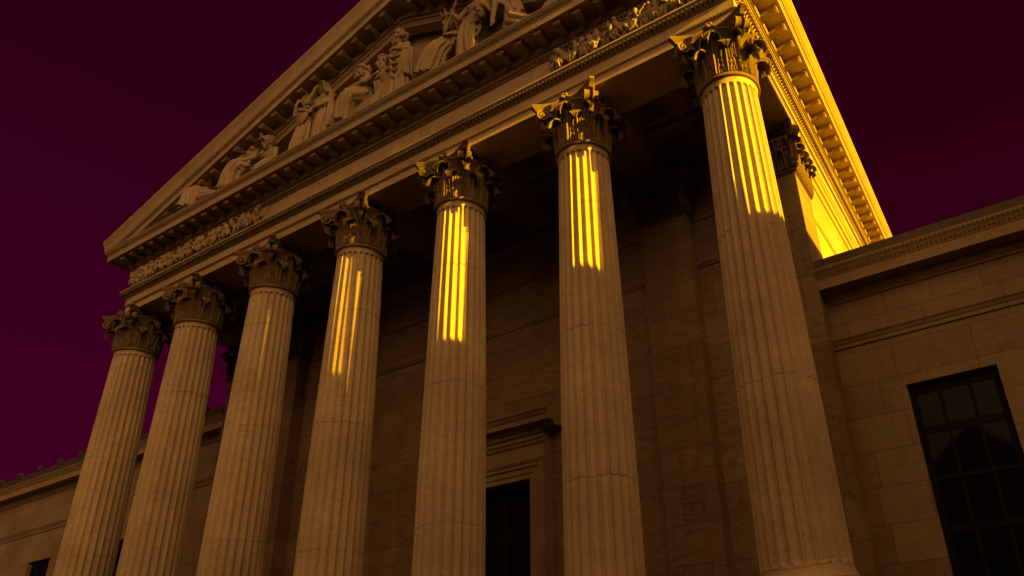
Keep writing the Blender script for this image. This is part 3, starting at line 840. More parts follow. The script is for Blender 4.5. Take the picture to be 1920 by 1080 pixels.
def fig_hooded_pair_man(mb, k):
    H = lambda x, y, z: (x * k, y * k, z * k)
    cloth(mb, [H(.03, 0, 1.05), H(.05, -.01, .7), H(.07, -.02, .0)], [(.16 * k, .12 * k), (.20 * k, .15 * k), (.21 * k, .17 * k)], 10, .36, 21)
    torso(mb, H(.02, 0, 1.0), H(-.02, 0, 1.33), H(-.06, -.01, 1.54), k, .18)
    head(mb, H(-.08, -.03, 1.70), k, (-.55, -.7, -.25), hair='veil', seed=4)
    limb(mb, [H(-.2, -.02, 1.42), H(-.26, -.2, 1.24), H(-.10, -.2, 1.50)], [.062 * k, .05 * k, .036 * k]); hand(mb, H(-.10, -.2, 1.5), (.2, .1, 1), k)
    limb(mb, [H(.18, 0, 1.42), H(.27, -.06, 1.14), H(.10, -.18, 1.12)], [.064 * k, .054 * k, .038 * k]); hand(mb, H(.10, -.18, 1.12), (-1, -.2, 0), k, (0, 0, 1))
    for q in range(4): mb.tube([H(-.14, -.15, 1.06 + .03 * q), H(.05, -.2, 1.0 + .035 * q), H(.30, -.08, 1.12 + .03 * q)], .024 * k, 7)
    cloth(mb, [H(.29, -.03, 1.16), H(.30, -.03, .75), H(.28, -.02, .5)], [(.05 * k, .07 * k), (.07 * k, .09 * k), (.05 * k, .06 * k)], 5, .5, 8)

def fig_seated_boy(mb, k):
    H = lambda x, y, z: (x * k, y * k, z * k)
    mb.box(-.10 * k, .42 * k, -.12 * k, .24 * k, 0, .43 * k)
    torso(mb, H(.12, 0, .55), H(.06, -.02, .88), H(.0, -.04, 1.06), k, .17, front=(-.6, -.8, 0))
    head(mb, H(-.05, -.06, 1.20), k, (-.92, -.3, -.05), hair='curls', seed=7)
    limb(mb, [H(.18, -.1, .98), H(.24, -.22, .73), H(-.02, -.28, .68)], [.06 * k, .048 * k, .034 * k]); hand(mb, H(-.02, -.28, .68), (-1, 0, -.2), k, (0, 0, 1))
    limb(mb, [H(-.08, -.02, .98), H(-.20, -.05, .78), H(-.30, -.14, .62)], [.058 * k, .045 * k, .032 * k]); hand(mb, H(-.30, -.14, .62), (-.3, 0, -1), k)
    cloth(mb, [H(.15, -.05, .58), H(-.10, -.20, .56), H(-.18, -.22, .38), H(-.22, -.22, .04)], [(.15 * k, .17 * k), (.17 * k, .16 * k), (.14 * k, .15 * k), (.13 * k, .13 * k)], 8, .25, 5)
    for q in range(3): mb.tube([H(.25, -.12, .62 - .03 * q), H(.02, -.27, .60 - .05 * q), H(-.2, -.33, .45 - .06 * q)], .022 * k, 6)
    limb(mb, [H(-.22, -.22, .06), H(-.34, -.28, .02)], [.045 * k, .03 * k])
    mb.tube([H(.10, -.17, 1.02), H(0, -.2, .98), H(-.12, -.12, 1.02)], .035 * k, 6)
    mb.tube([H(-.42, -.1, .62), H(-.45, -.12, .3), H(-.43, -.14, .02)], [.05 * k, .065 * k, .05 * k], 7)

def fig_child(mb, k):
    H = lambda x, y, z: (x * k, y * k, z * k)
    cloth(mb, [H(.05, 0, .62), H(-.05, -.04, .35), H(-.16, -.06, 0)], [(.12 * k, .10 * k), (.14 * k, .12 * k), (.17 * k, .13 * k)], 8, .4, 31)
    torso(mb, H(.05, 0, .66), H(.02, -.01, .92), H(0, -.02, 1.08), k * .86, .15)
    head(mb, H(-.02, -.04, 1.21), k * .95, (-.5, -.8, -.2), hair='curls', seed=9)
    limb(mb, [H(.13, -.02, 1.0), H(.2, -.14, .86), H(.34, -.12, .95)], [.05 * k, .042 * k, .03 * k]); hand(mb, H(.34, -.12, .95), (1, 0, .3), k * .8, (0, 0, 1))
    limb(mb, [H(-.12, -.02, 1.0), H(-.16, -.16, .82), H(.0, -.22, .80)], [.05 * k, .042 * k, .03 * k]); hand(mb, H(0, -.22, .8), (1, 0, .1), k * .8, (0, 0, 1))

def fig_king(mb, k):
    H = lambda x, y, z: (x * k, y * k, z * k)
    mb.box(-.28 * k, .34 * k, .0, .32 * k, 0, .62 * k)
    torso(mb, H(.02, 0, .68), H(.02, -.02, 1.02), H(.01, -.04, 1.22), k, .20)
    head(mb, H(0, -.07, 1.38), k * 1.08, (-.35, -.9, -.1), hair='crown', beard=True, seed=3)
    cloth(mb, [H(.0, -.02, .78), H(-.03, -.24, .68), H(-.10, -.32, .45), H(-.22, -.33, .0)], [(.23 * k, .16 * k), (.26 * k, .15 * k), (.24 * k, .16 * k), (.26 * k, .18 * k)], 11, .32, 14)
    for q in range(5): mb.tube([H(-.26, -.15, .86 - .05 * q), H(-.02, -.30, .76 - .07 * q), H(.26, -.22, .72 - .02 * q)], .025 * k, 7)
    limb(mb, [H(.21, -.02, 1.12), H(.32, -.14, .88), H(.24, -.32, .78)], [.066 * k, .055 * k, .04 * k]); hand(mb, H(.24, -.32, .78), (-.4, -.5, -.6), k)
    limb(mb, [H(-.20, -.02, 1.12), H(-.32, -.06, .88), H(-.42, -.18, .72)], [.066 * k, .055 * k, .04 * k]); hand(mb, H(-.42, -.18, .72), (-.3, -.2, -1), k)
    cloth(mb, [H(-.36, -.06, .95), H(-.42, -.1, .6), H(-.46, -.12, .2)], [(.06 * k, .09 * k), (.09 * k, .11 * k), (.06 * k, .08 * k)], 6, .5, 4)

def fig_central(mb, k):
    H = lambda x, y, z: (x * k, y * k, z * k)
    torso(mb, H(.02, 0, .92), H(.04, -.02, 1.25), H(.08, -.03, 1.45), k, .185)
    head(mb, H(.10, -.05, 1.62), k, (-.4, -.9, .1), hair='long', seed=11)
    limb(mb, [H(-.16, -.02, 1.36), H(-.3, -.08, 1.16), H(-.42, -.1, 1.34)], [.062 * k, .052 * k, .036 * k]); hand(mb, H(-.42, -.1, 1.34), (-.3, 0, 1), k)
    limb(mb, [H(.22, 0, 1.36), H(.36, -.1, 1.18), H(.32, -.24, .98)], [.062 * k, .052 * k, .036 * k]); hand(mb, H(.32, -.24, .98), (0, -.3, -1), k)
    mb.tube([H(-.62, -.12, .9), H(-.40, -.14, 1.4), H(-.2, -.16, 1.85)], .02 * k, 6)
    limb(mb, [H(-.1, -.06, .9), H(-.13, -.16, .48), H(-.16, -.1, .05)], [.095 * k, .068 * k, .045 * k])
    cloth(mb, [H(.02, -.01, .96), H(-.03, -.06, .72), H(-.06, -.10, .4), H(-.06, -.08, 0)], [(.17 * k, .14 * k), (.21 * k, .17 * k), (.2 * k, .16 * k), (.22 * k, .17 * k)], 9, .34, 17)
    for q in range(4): mb.tube([H(-.17, -.13, 1.0 - .04 * q), H(.05, -.20, .92 - .05 * q), H(.24, -.1, 1.0 - .06 * q)], .027 * k, 7)
    swag(mb, H(.0, -.14, .90), H(.26, -.06, .86), .40 * k, 3, .026 * k, .1 * k, (0, -.08 * k, 0))

def fig_bowed(mb, k):
    H = lambda x, y, z: (x * k, y * k, z * k)
    torso(mb, H(.22, 0, .62), H(.02, -.1, .92), H(-.2, -.2, .96), k, .18, front=(-.5, -.5, -.6))
    head(mb, H(-.30, -.24, .90), k, (-.6, -.5, -.6), hair='long', seed=13)
    cloth(mb, [H(-.08, -.08, 1.02), H(.08, -.05, .98), H(.25, -.02, .8), H(.3, -.02, .5)], [(.10 * k, .14 * k), (.15 * k, .17 * k), (.17 * k, .17 * k), (.2 * k, .17 * k)], 9, .28, 23)
    cloth(mb, [H(.26, -.02, .66), H(.3, -.06, .35), H(.55, -.08, .12), H(1.0, -.08, .02)], [(.16 * k, .18 * k), (.2 * k, .18 * k), (.16 * k, .16 * k), (.06 * k, .08 * k)], 8, .35, 24)
    limb(mb, [H(.0, -.2, .98), H(.10, -.34, .66), H(.06, -.36, .30)], [.07 * k, .055 * k, .04 * k]); hand(mb, H(.06, -.36, .30), (0, 0, -1), k)
    for q in range(5): mb.tube([H(-.1, -.2, 1.05 - .03 * q), H(.12, -.24, 1.06 - .06 * q), H(.36, -.14, .82 - .07 * q)], .026 * k, 7)

def fig_bust_reclining(mb, k):
    H = lambda x, y, z: (x * k, y * k, z * k)
    torso(mb, H(.06, 0, .50), H(.08, -.02, .82), H(.03, -.04, 1.02), k, .19, front=(-.5, -.85, .1))
    head(mb, H(-.02, -.06, 1.18), k, (-.90, -.36, .2), hair='curls', seed=17)
    cloth(mb, [H(.10, -.04, .56), H(-.04, -.18, .52), H(-.14, -.2, .35), H(-.2, -.2, 0)], [(.19 * k, .17 * k), (.22 * k, .18 * k), (.20 * k, .17 * k), (.20 * k, .17 * k)], 10, .34, 41)
    limb(mb, [H(-.10, -.06, .94), H(-.24, -.14, .74), H(-.26, -.24, .56)], [.062 * k, .05 * k, .036 * k]); hand(mb, H(-.26, -.24, .56), (-.4, -.2, -1), k)
    limb(mb, [H(.24, -.02, .92), H(.30, -.1, .66), H(.20, -.22, .56)], [.064 * k, .052 * k, .038 * k]); hand(mb, H(.20, -.22, .56), (-.8, -.2, -.1), k, (0, 0, 1))
    for q in range(4): mb.tube([H(-.24, -.18, .70 - .06 * q), H(.02, -.25, .62 - .06 * q), H(.28, -.14, .66 - .07 * q)], .03 * k, 7)
    mb.box(-.1 * k, .34 * k, -.02 * k, .24 * k, 0, .42 * k)

def fig_helmet(mb, k):
    H = lambda x, y, z: (x * k, y * k, z * k)
    torso(mb, H(.06, 0, .42), H(.03, 0, .70), H(0, -.02, .88), k * .95, .18)
    head(mb, H(-.02, -.05, 1.02), k, (-.45, -.85, -.15), hair='helmet', seed=19)
    cloth(mb, [H(.05, 0, .5), H(.03, -.08, .3), H(0, -.1, 0)], [(.17 * k, .14 * k), (.22 * k, .18 * k), (.27 * k, .18 * k)], 9, .3, 51)
    limb(mb, [H(-.15, -.02, .80), H(-.16, -.18, .6), H(.02, -.24, .58)], [.06 * k, .05 * k, .036 * k]); hand(mb, H(.02, -.24, .58), (1, 0, 0), k, (0, 0, 1))
    limb(mb, [H(.18, -.02, .80), H(.30, -.06, .6), H(.38, -.14, .42)], [.06 * k, .05 * k, .036 * k]); hand(mb, H(.38, -.14, .42), (.5, -.2, -.6), k)

def fig_crouched(mb, k):
    H = lambda x, y, z: (x * k, y * k, z * k)
    torso(mb, H(.14, 0, .22), H(.04, -.04, .46), H(-.02, -.08, .58), k * .92, .16, front=(-.4, -.9, -.1))
    head(mb, H(-.06, -.12, .70), k * .9, (-.6, -.75, -.3), hair='long', seed=23)
    limb(mb, [H(.16, -.04, .54), H(.30, -.10, .66), H(.12, -.06, .80)], [.055 * k, .046 * k, .034 * k]); hand(mb, H(.12, -.06, .80), (-1, 0, .1), k, (0, 0, 1))
    limb(mb, [H(-.10, -.08, .54), H(-.22, -.16, .38), H(-.12, -.26, .34)], [.055 * k, .046 * k, .034 * k]); hand(mb, H(-.12, -.26, .34), (1, 0, -.1), k, (0, 0, 1))
    cloth(mb, [H(.02, -.08, .46), H(-.06, -.16, .32), H(-.10, -.18, 0)], [(.16 * k, .14 * k), (.20 * k, .16 * k), (.22 * k, .16 * k)], 9, .4, 61)
    cloth(mb, [H(.1, -.06, .30), H(.36, -.08, .18), H(.6, -.1, .10), H(.85, -.1, .03)], [(.15 * k, .15 * k), (.12 * k, .13 * k), (.08 * k, .10 * k), (.04 * k, .05 * k)], 7, .3, 62)
    for q in range(4): mb.tube([H(-.20, -.2, .42 - .03 * q), H(.02, -.24, .36 - .04 * q), H(.3, -.16, .36 - .05 * q)], .024 * k, 6)

def fig_lying(mb, k):
    H = lambda x, y, z: (x * k, y * k, z * k)
    cloth(mb, [H(-.55, -.1, .03), H(-.2, -.1, .18), H(.2, -.06, .34), H(.55, 0, .5)], [(.06 * k, .07 * k), (.13 * k, .13 * k), (.17 * k, .15 * k), (.15 * k, .14 * k)], 8, .35, 71)
    torso(mb, H(.45, 0, .42), H(.68, 0, .62), H(.72, -.02, .82), k, .17); head(mb, H(.72, -.05, .96), k, (-.6, -.7, .1), hair='bun', seed=29)
    limb(mb, [H(.54, -.04, .72), H(.38, -.2, .6), H(.2, -.22, .46)], [.06 * k, .05 * k, .036 * k]); hand(mb, H(.2, -.22, .46), (-1, 0, -.4), k, (0, 0, 1))
    for q in range(5): mb.tube([H(-.4, -.16, .16 - .02 * q), H(0, -.22, .32 - .05 * q), H(.5, -.16, .5 - .06 * q)], .024 * k, 6)

GRP = 'marble figures in the pediment'
FLOOR = CORN + .06
def statue(fn, x, y, k, label, name='statue', **kw):
    mb = MB(); fn(mb, k, **kw)
    mb.ell((0.05 * k, 0, 0.0), (.34 * k, .22 * k, .05 * k), 12, 6)
    o = remeshed(mb, name, M_stat, .022, None, 1)
    zmin = min(v.co.z for v in o.data.vertices)
    o.location = (x, y, FLOOR - zmin - .0)
    return tag(o, label, 'statue', GRP)
statue(fig_crouched, -8.1, -0.84, 1.95, 'crouching draped figure nearest the left corner of the pediment, arm over its head')
statue(fig_bust_reclining, -5.67, -0.78, 1.772, 'bare-chested curly-haired man half reclining with head turned up to the left')
statue(fig_helmet, -4.57, -0.70, 1.669, 'figure in a crested helmet crouching just right of the reclining man')
statue(fig_draped_standing, -2.57, -0.83, 1.566, 'robed woman raising a hand to her chin, left of the veiled man', lean=.03, look=(-.55, -.8, -.15), hair='long', seed=2, arm='raise')
statue(fig_hooded_pair_man, -1.74, -0.76, 1.710, 'tall veiled man leaning over the robed woman, cloak over his forearm')
statue(fig_seated_boy, 0.40, -0.80, 1.895, 'curly-haired bare-backed youth seated on a block in profile')
statue(fig_child, 1.26, -0.73, 1.906, 'small curly-haired child pressed against the side of the tall standing woman')
statue(fig_draped_standing, 2.03, -0.83, 1.782, 'tall curly-haired standing woman with looped folds of cloak under her arm', look=(-.92, -.25, .12), hair='curls', seed=6, arm='fold')
statue(fig_king, 4.08, -0.58, 1.772, 'seated bearded king wearing a spiked crown, robe over his knees')
statue(fig_central, 5.23, -0.84, 1.772, 'bare-chested standing figure with a staff, cloth over its thigh')
statue(fig_bowed, 6.33, -0.83, 1.710, 'bent-over cloaked figure propped on one straight arm')
statue(fig_lying, 8.48, -0.80, 1.648, 'reclining figure with trailing drapery rightmost in view in the pediment')

def relief(x0, x1, z0, z1, seed):
    """crowded figure relief: heads, twisted bodies, limbs, cloth and horses standing out from a slab"""
    rnd = random.Random(seed); mb = MB(); h = z1 - z0
    yb = FACE - .05
    mb.box(x0, x1, yb, FACE + .1, z0, z1)
    n = int((x1 - x0) / .31)
    for i in range(n):
        cx = x0 + .22 + (x1 - x0 - .44) * (i + rnd.uniform(-.25, .25) + .5) / n
        d = lambda a=.05, b=.17: yb - rnd.uniform(a, b)
        tilt = rnd.uniform(-.5, .5)
        if i % 7 == 3:   # horse
            mb.cap((cx - .22, yb - .1, z0 + .42 * h), (cx + .2, yb - .12, z0 + .45 * h), .13, .11); mb.cap((cx + .2, yb - .12, z0 + .5 * h), (cx + .36, yb - .16, z0 + .8 * h), .09, .055)
            mb.cap((cx + .36, yb - .17, z0 + .84 * h), (cx + .48, yb - .17, z0 + .7 * h), .05, .032)
            for q in range(4): mb.ell((cx + .22 + q * .035, yb - .12, z0 + (.62 + q * .08) * h), .04, 6, 5)
            for lx in (-.2, -.1, .12, .24):
                kx = cx + lx + rnd.uniform(-.08, .08); mb.cap((cx + lx, yb - .12, z0 + .36 * h), (kx, yb - .15, z0 + .2 * h), .05, .03); mb.cap((kx, yb - .15, z0 + .2 * h), (kx + rnd.uniform(-.08, .08), yb - .12, z0 + .03), .03, .024)
            mb.tube([(cx - .24, yb - .1, z0 + .5 * h), (cx - .36, yb - .12, z0 + .4 * h), (cx - .36, yb - .1, z0 + .15 * h)], [.03, .045, .02], 6)
        hz = z0 + h * rnd.uniform(.78, .90)
        p = Vector((cx, d(.09, .16), z0 + .42 * h)); c = Vector((cx + tilt * .18, d(.12, .22), z0 + .64 * h)); hd = Vector((cx + tilt * .26 + rnd.uniform(-.04, .04), d(.14, .24), hz))
        mb.cap(p, c, .085, .105); mb.cap(c, hd, .05, .045); mb.ell(hd, (.066, .07, .08), 8, 6)
        for q in range(6): mb.ell(hd + Vector((rnd.uniform(-.05, .05), rnd.uniform(-.01, .05), rnd.uniform(0, .07))), .026, 6, 4)
        for sg in (-1, 1):
            e = c + Vector((sg * rnd.uniform(.08, .2), -rnd.uniform(0, .06), rnd.uniform(-.14, .12))); w = e + Vector((rnd.uniform(-.2, .2), -.02, rnd.uniform(-.12, .18)))
            mb.cap(c + Vector((sg * .07, 0, .04)), e, .036, .03); mb.cap(e, w, .03, .022); mb.ell(w, .028, 6, 5)
            kn = p + Vector((sg * rnd.uniform(.03, .2), -rnd.uniform(.0, .06), -h * rnd.uniform(.16, .24))); ft = Vector((kn.x + rnd.uniform(-.16, .16), yb - .06, z0 + .03))
            mb.cap(p, kn, .058, .042); mb.cap(kn, ft, .04, .026); mb.cap(ft, ft + Vector((rnd.choice((-.07, .07)), -.03, 0)), .024, .02)
        a = rnd.uniform(-1, 1)
        for q in range(5):
            s = p + Vector((rnd.uniform(-.1, .1), -.04, rnd.uniform(-.02, .12)))
            mb.tube([s, s + Vector((.12 * a + rnd.uniform(-.05, .05), -.05, -.12)), s + Vector((.26 * a + rnd.uniform(-.08, .08), -.01, -.24 - .03 * q))], [.014, .026, .014], 6)
        if i % 3 == 1: mb.ell((cx + .16, yb - .08, z0 + .5 * h), (.14, .05, .15), 10, 6)
        if i % 4 == 2: mb.tube([(cx - .25, yb - .1, z0 + .12 * h), (cx + .22, yb - .13, z1 - .03)], .018, 6)
    for q in range(int((x1 - x0) * 26)):     # drapery, foliage and limbs between the figures
        c = Vector((rnd.uniform(x0, x1), yb - rnd.uniform(.0, .05), rnd.uniform(z0 + .05, z1 - .08)))
        a = rnd.uniform(0, PI); L = rnd.uniform(.08, .2); dv = Vector((math.cos(a) * L, 0, math.sin(a) * L)); pv = Vector((-dv.z, 0, dv.x)) * rnd.uniform(-.5, .5)
        mb.tube([c - dv, c + pv + Vector((0, -.03, 0)), c + dv], [.012, rnd.uniform(.018, .032), .012], 6)
    mb.v = [(min(max(x, x0), x1), y, min(max(z, z0), z1)) for x, y, z in mb.v]
    return mb
for x0, x1, sd in ((XL + .14, -4.15, 3), (7.85, XR - .12, 8)):
    remeshed(relief(x0, x1, 14.735, 15.435, sd), 'relief_panel', M_stat, .021, frieze, 1)

# ------------------------------------------------------------------ wings
def wing(side):
    s = side
    if s > 0:
        x0, x1, zc, label = ax1 + .003, 42.0, 8.32, 'plain stone wing right of the portico with flat coping and tall black window'
    else:
        x0, x1, zc, label = -60.0, ax0 - .003, 10.2, 'plain stone wing left of the portico with a row of small roof ornaments'
    W = empty('wing_building', ((x0 + x1) / 2, WINGY, GROUND)); tag(W, label, 'building wing')
    def put(mb, name, mat, par=W, sm=None):
        o = mb.build(name, mat, None, sm); o.parent = par
        if par is W: o.matrix_parent_inverse = Matrix.Translation(-W.location)
        return o
    Y = WINGY; zb = zc - .3; zt = zc + .55
    if s > 0: wins = [14.55 + 5.6 * k for k in range(5)]; ww, wz0, wz1 = 2.03, -.3, 5.46
    else: wins = [-20.6 - 6.9 * k for k in range(5)]; ww, wz0, wz1 = 2.1, 0.5, 6.63
    mb = MB(); edges = []
    xs = x0
    for a in sorted(wins):
        mb.box(xs, a, Y, Y + .6, GROUND - .2, zb + .28); mb.box(a, a + ww, Y, Y + .6, GROUND - .2, wz0); mb.box(a, a + ww, Y, Y + .6, wz1, zb + .28); xs = a + ww
    mb.box(xs, x1, Y, Y + .6, GROUND - .2, zb + .28)
    if s > 0: mb.box(x0, x1, Y + .6, 30, zb, zb + .25)
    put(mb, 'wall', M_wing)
    # string course
    q = zc - 1.45 if s > 0 else zc - 2.05
    mb = MB(); mb.prism([(Y, q - .12), (Y - .05, q - .115), (Y - .05, q - .02), (Y - .07, q), (Y - .10, q + .08), (Y - .13, q + .12), (Y - .13, q + .16), (Y, q + .2)], 'x', x0, x1)
    put(mb, 'string_course', M_wing)
    pr = [(Y + .3, zb), (Y, zb), (Y - .04, zb + .01), (Y - .05, zb + .06), (Y - .10, zb + .12), (Y - .14, zb + .2), (Y - .14, zb + .26), (Y - .18, zb + .30), (Y - .50, zc + .002), (Y - .51, zc - .02), (Y - .56, zc - .02), (Y - .56, zc + .26),
          (Y - .575, zc + .265), (Y - .59, zc + .31), (Y - .63, zc + .40), (Y - .66, zc + .44), (Y - .68, zc + .52), (Y - .68, zc + .555), (Y + .3, zc + .56)]
    mb = MB(); mb.prism(pr, 'x', x0, x1); co = put(mb, 'cornice', M_wcorn, W, 25)
    mb = MB(); k = int((x1 - x0) / .11); k = min(k, 260)
    for i in range(k):
        x = (x0 + .06 + i * .11) if s > 0 else (x1 - .06 - i * .11)
        mb.ell((x, Y - .60, zc + .345), (.036, .022, .04), 6, 4)
        mb.box(x - .03, x + .03, Y - .685, Y - .66, zc + .45, zc + .515)
    put(mb, 'carved_band', M_carve, co)
    if s > 0:
        mb = MB(); mb.box(x0, x1, Y - .60, Y + .1, zc + .562, zc + .84, .02); put(mb, 'coping', M_dark)
    else:
        mb = MB(); mb.prism([(Y - .64, zc + .562), (Y - .64, zc + .88), (Y - .56, zc + .95), (Y + 7, zc + 2.4), (Y + 7, zc + .562)], 'x', x0, x1); put(mb, 'roof', M_tile)
        for i in range(24):
            x = x1 - 1.3 - i * 1.97
            a = MB(); prof = [(-.2, 0), (.2, 0), (.23, .1), (.17, .2), (.21, .3), (.12, .38), (.0, .5), (-.12, .38), (-.21, .3), (-.17, .2), (-.23, .1)]
            a.prism([(x + p * .7, zc + .86 + z * .62) for p, z in prof], 'y', Y - .68, Y - .52); a.ell((x, Y - .69, zc + 1.0), (.08, .04, .1), 8, 6)
            put(a, 'antefix', M_tile)
    for a in wins:
        f = MB(); y0, y1 = Y + .20, Y + .29
        xs3 = [a + ww * k / 3 for k in range(4)]
        for k, x in enumerate(xs3):
            w_ = .075 if k in (0, 3) else .04
            xa = min(max(x, a + w_), a + ww - w_); f.box(xa - w_, xa + w_, y0, y1, wz0 + .002, wz1 - .002)
        n = 5; hgt = (wz1 - wz0) / n
        for k in range(n + 1):
            z = wz1 - k * hgt; w_ = .12 if k in (0, n) else (.085 if k in (1, 3) else .05); z = min(max(z, wz0 + w_ + .004), wz1 - w_ - .004)
            f.box(a + .003, a + ww - .003, y0 + .004, y1 - .004, z - w_, z + w_)
        fo = put(f, 'window', M_frame)
        g = MB(); g.box(a + .002, a + ww - .002, y0 + .035, y0 + .055, wz0 + .004, wz1 - .004); put(g, 'pane', M_glass, fo)
        sl = MB(); sl.box(a - .1, a + ww + .1, Y - .09, Y + .19, wz0 - .14, wz0 - .002, .01); put(sl, 'sill', M_corn, fo)
    mb = MB(); mb.box(x0 + .05, x1 - .05, Y + .9, Y + 1.0, GROUND, zb); put(mb, 'inner_wall', M_ceil)
    return W
wing(1); wing(-1)

# ------------------------------------------------------------------ ground, house and trees seen in the window glass; unseen blocks added for shade
mb = MB(); mb.add([(-900, -900, GROUND - .02), (900, -900, GROUND - .02), (900, 900, GROUND - .02), (-900, 900, GROUND - .02)], [(0, 1, 2, 3)])
g = mb.build('ground', M_pave); tag(g, kind='structure')

ct, st_ = math.cos(R(SUN_TH)), math.sin(R(SUN_TH)); ce, se = math.cos(R(SUN_EL)), math.sin(R(SUN_EL))
XO = 30.0
def sunuv(u, v): y = (u - XO * st_) / ct; z = (v + (XO * ct - y * st_) * se) / ce; return (y, z)
prof_uv = [(6.6, 7.3), (4.92, 7.3), (4.90, 10.9), (1.98, 10.9), (1.95, 5.45), (.50, 5.45), (.44, 6.35), (.05, 6.6), (-.30, 6.75), (-.33, 7.4), (-.34, 15.5), (-.575, 15.55), (-.58, 7.6), (-.645, 7.8), (-.65, 15.6), (-.62, 15.65), (-.63, 25), (-3.2, 25)]  # unseen blocker's outline, drawn in sun view to shape the shade on the columns
poly = [sunuv(u, v) for u, v in prof_uv]
poly = [(poly[0][0], GROUND)] + poly + [(poly[-1][0], GROUND)]
Nb = empty('shading_block', (XO + 4, -1, GROUND)); tag(Nb, 'unseen stepped block with a slender tower right of the square, outline shaped to shade the columns', 'building')
mb = MB(); mb.prism(poly, 'x', XO, XO + 8)
mb.v = [(x, y - (x - XO) * st_ / ct, z) for x, y, z in mb.v]     # flanks sheared along the sun so only the front outline shades
o = mb.build('wall', M_brick); o.parent = Nb; o.matrix_parent_inverse = Matrix.Translation(-Nb.location)
for fl in range(5):
    for c in range(2):
        y = -2.4 + c * 2.3; z = -.4 + fl * 2.3
        w = MB(); w.box(XO - .06, XO + .05, y, y + 1.2, z, z + 1.6)
        wo = w.build('window', M_glass); wo.parent = Nb; wo.matrix_parent_inverse = Matrix.Translation(-Nb.location)

Gh = empty('gabled_house', (13, -60, GROUND)); tag(Gh, 'gabled house across the square, reflected in the tall wing window', 'building')
def gp(mb, n, m): o = mb.build(n, m); o.parent = Gh; o.matrix_parent_inverse = Matrix.Translation(-Gh.location)
mb = MB(); mb.prism([(4, GROUND), (22, GROUND), (22, 11), (13.5, 18.2), (4, 11)], 'y', -72, -58); gp(mb, 'wall', M_brick)
mb = MB(); mb.prism([(3, 10.9), (13.5, 19.0), (23, 10.9), (23, 11.4), (13.5, 19.6), (3, 11.4)], 'y', -73, -57); gp(mb, 'roof', M_tile)
for x in (7, 12.3, 17.6):
    mb = MB(); mb.box(x, x + 1.6, -57.99, -57.9, 4, 7); gp(mb, 'window', M_glass)
def bare_tree(x, y, h, seed, label):
    rnd = random.Random(seed); T = empty('bare_tree', (x, y, GROUND)); tag(T, label, 'tree')
    tr = MB(); br = MB()
    tr.tube([(0, 0, 0), (.1, .05, h * .25), (.05, 0, h * .5)], [.35, .28, .2], 8)
    def grow(p, d, L, r, lv):
        q = p + d * L; br.tube([p, p.lerp(q, .5) + Vector((rnd.uniform(-.1, .1), rnd.uniform(-.1, .1), .05)) * L * .5, q], [r, r * .8, r * .6], 5)
        if lv == 0: return
        for _ in range(3):
            nd = (d + Vector((rnd.uniform(-.8, .8), rnd.uniform(-.8, .8), rnd.uniform(-.1, .6)))).normalized(); grow(q, nd, L * .68, r * .58, lv - 1)
    for _ in range(4): grow(Vector((.05, 0, h * .46)), Vector((rnd.uniform(-.6, .6), rnd.uniform(-.6, .6), 1)).normalized(), h * .2, .14, 4)
    for mb, n in ((tr, 'trunk'), (br, 'crown')):
        o = mb.build(n, M_tile); o.parent = T
bare_tree(19.5, -42, 15, 4, 'bare winter tree beside the gabled house')
Sb = empty('square_shade_block', (71, -32, GROUND)); tag(Sb, 'long plain block added out of view on the right to keep sun off the square', 'building')
mb = MB(); mb.box(62, 80, -57, -8.4, GROUND, 26); mb.box(61.6, 80.4, -57.4, -8.2, 26.003, 26.8)  # unseen mass added to shade the square and cut its bounce light
o = mb.build('wall', M_brick); o.parent = Sb; o.matrix_parent_inverse = Matrix.Translation(-Sb.location)
for c in range(11):
    for fl in range(6):
        y = -55 + c * 4.2; z = .6 + fl * 4.1; mb = MB(); mb.box(61.92, 62.05, y, y + 1.7, z, z + 2.3)
        wo = mb.build('window', M_glass); wo.parent = Sb; wo.matrix_parent_inverse = Matrix.Translation(-Sb.location)
bare_tree(6.5, -40, 12, 9, 'smaller bare tree left of the gabled house')
rnd = random.Random(5)
for k, (x0, x1, h) in enumerate(((-120, -92, 13), (-91, -66, 11), (-65, -38, 14), (-37, -14, 12), (-13, 3, 10), (24, 52, 33), (53, 90, 38))):  # unseen row added to hold low sky light off the lower facade
    Rw = empty('shade_row_block', ((x0 + x1) / 2, -66, GROUND)); tag(Rw, ('unseen flat-roofed %s block added across the square to cut low sky light, %s' % (('tall', 'low')[h < 12], ('farthest left', 'second from the left', 'third from the left', 'fourth from the left', 'just left of the gabled house', 'just right of the gabled house', 'farthest right')[k])), 'building', 'blocks added to dim the lower facade')
    mb = MB(); mb.box(x0, x1, -76, -58, GROUND, h); mb.box(x0 - .3, x1 + .3, -76.3, -57.7, h + .003, h + .6)
    o = mb.build('wall', M_brick); o.parent = Rw; o.matrix_parent_inverse = Matrix.Translation(-Rw.location)
    for c in range(int((x1 - x0) / 4)):
        for fl in range(6):
            a = x0 + 1.5 + c * 4; z = 1 + fl * 3.2
            if z + 2 < h: mb = MB(); mb.box(a, a + 1.5, -57.99, -57.9, z, z + 2); wo = mb.build('window', M_glass); wo.parent = Rw; wo.matrix_parent_inverse = Matrix.Translation(-Rw.location)

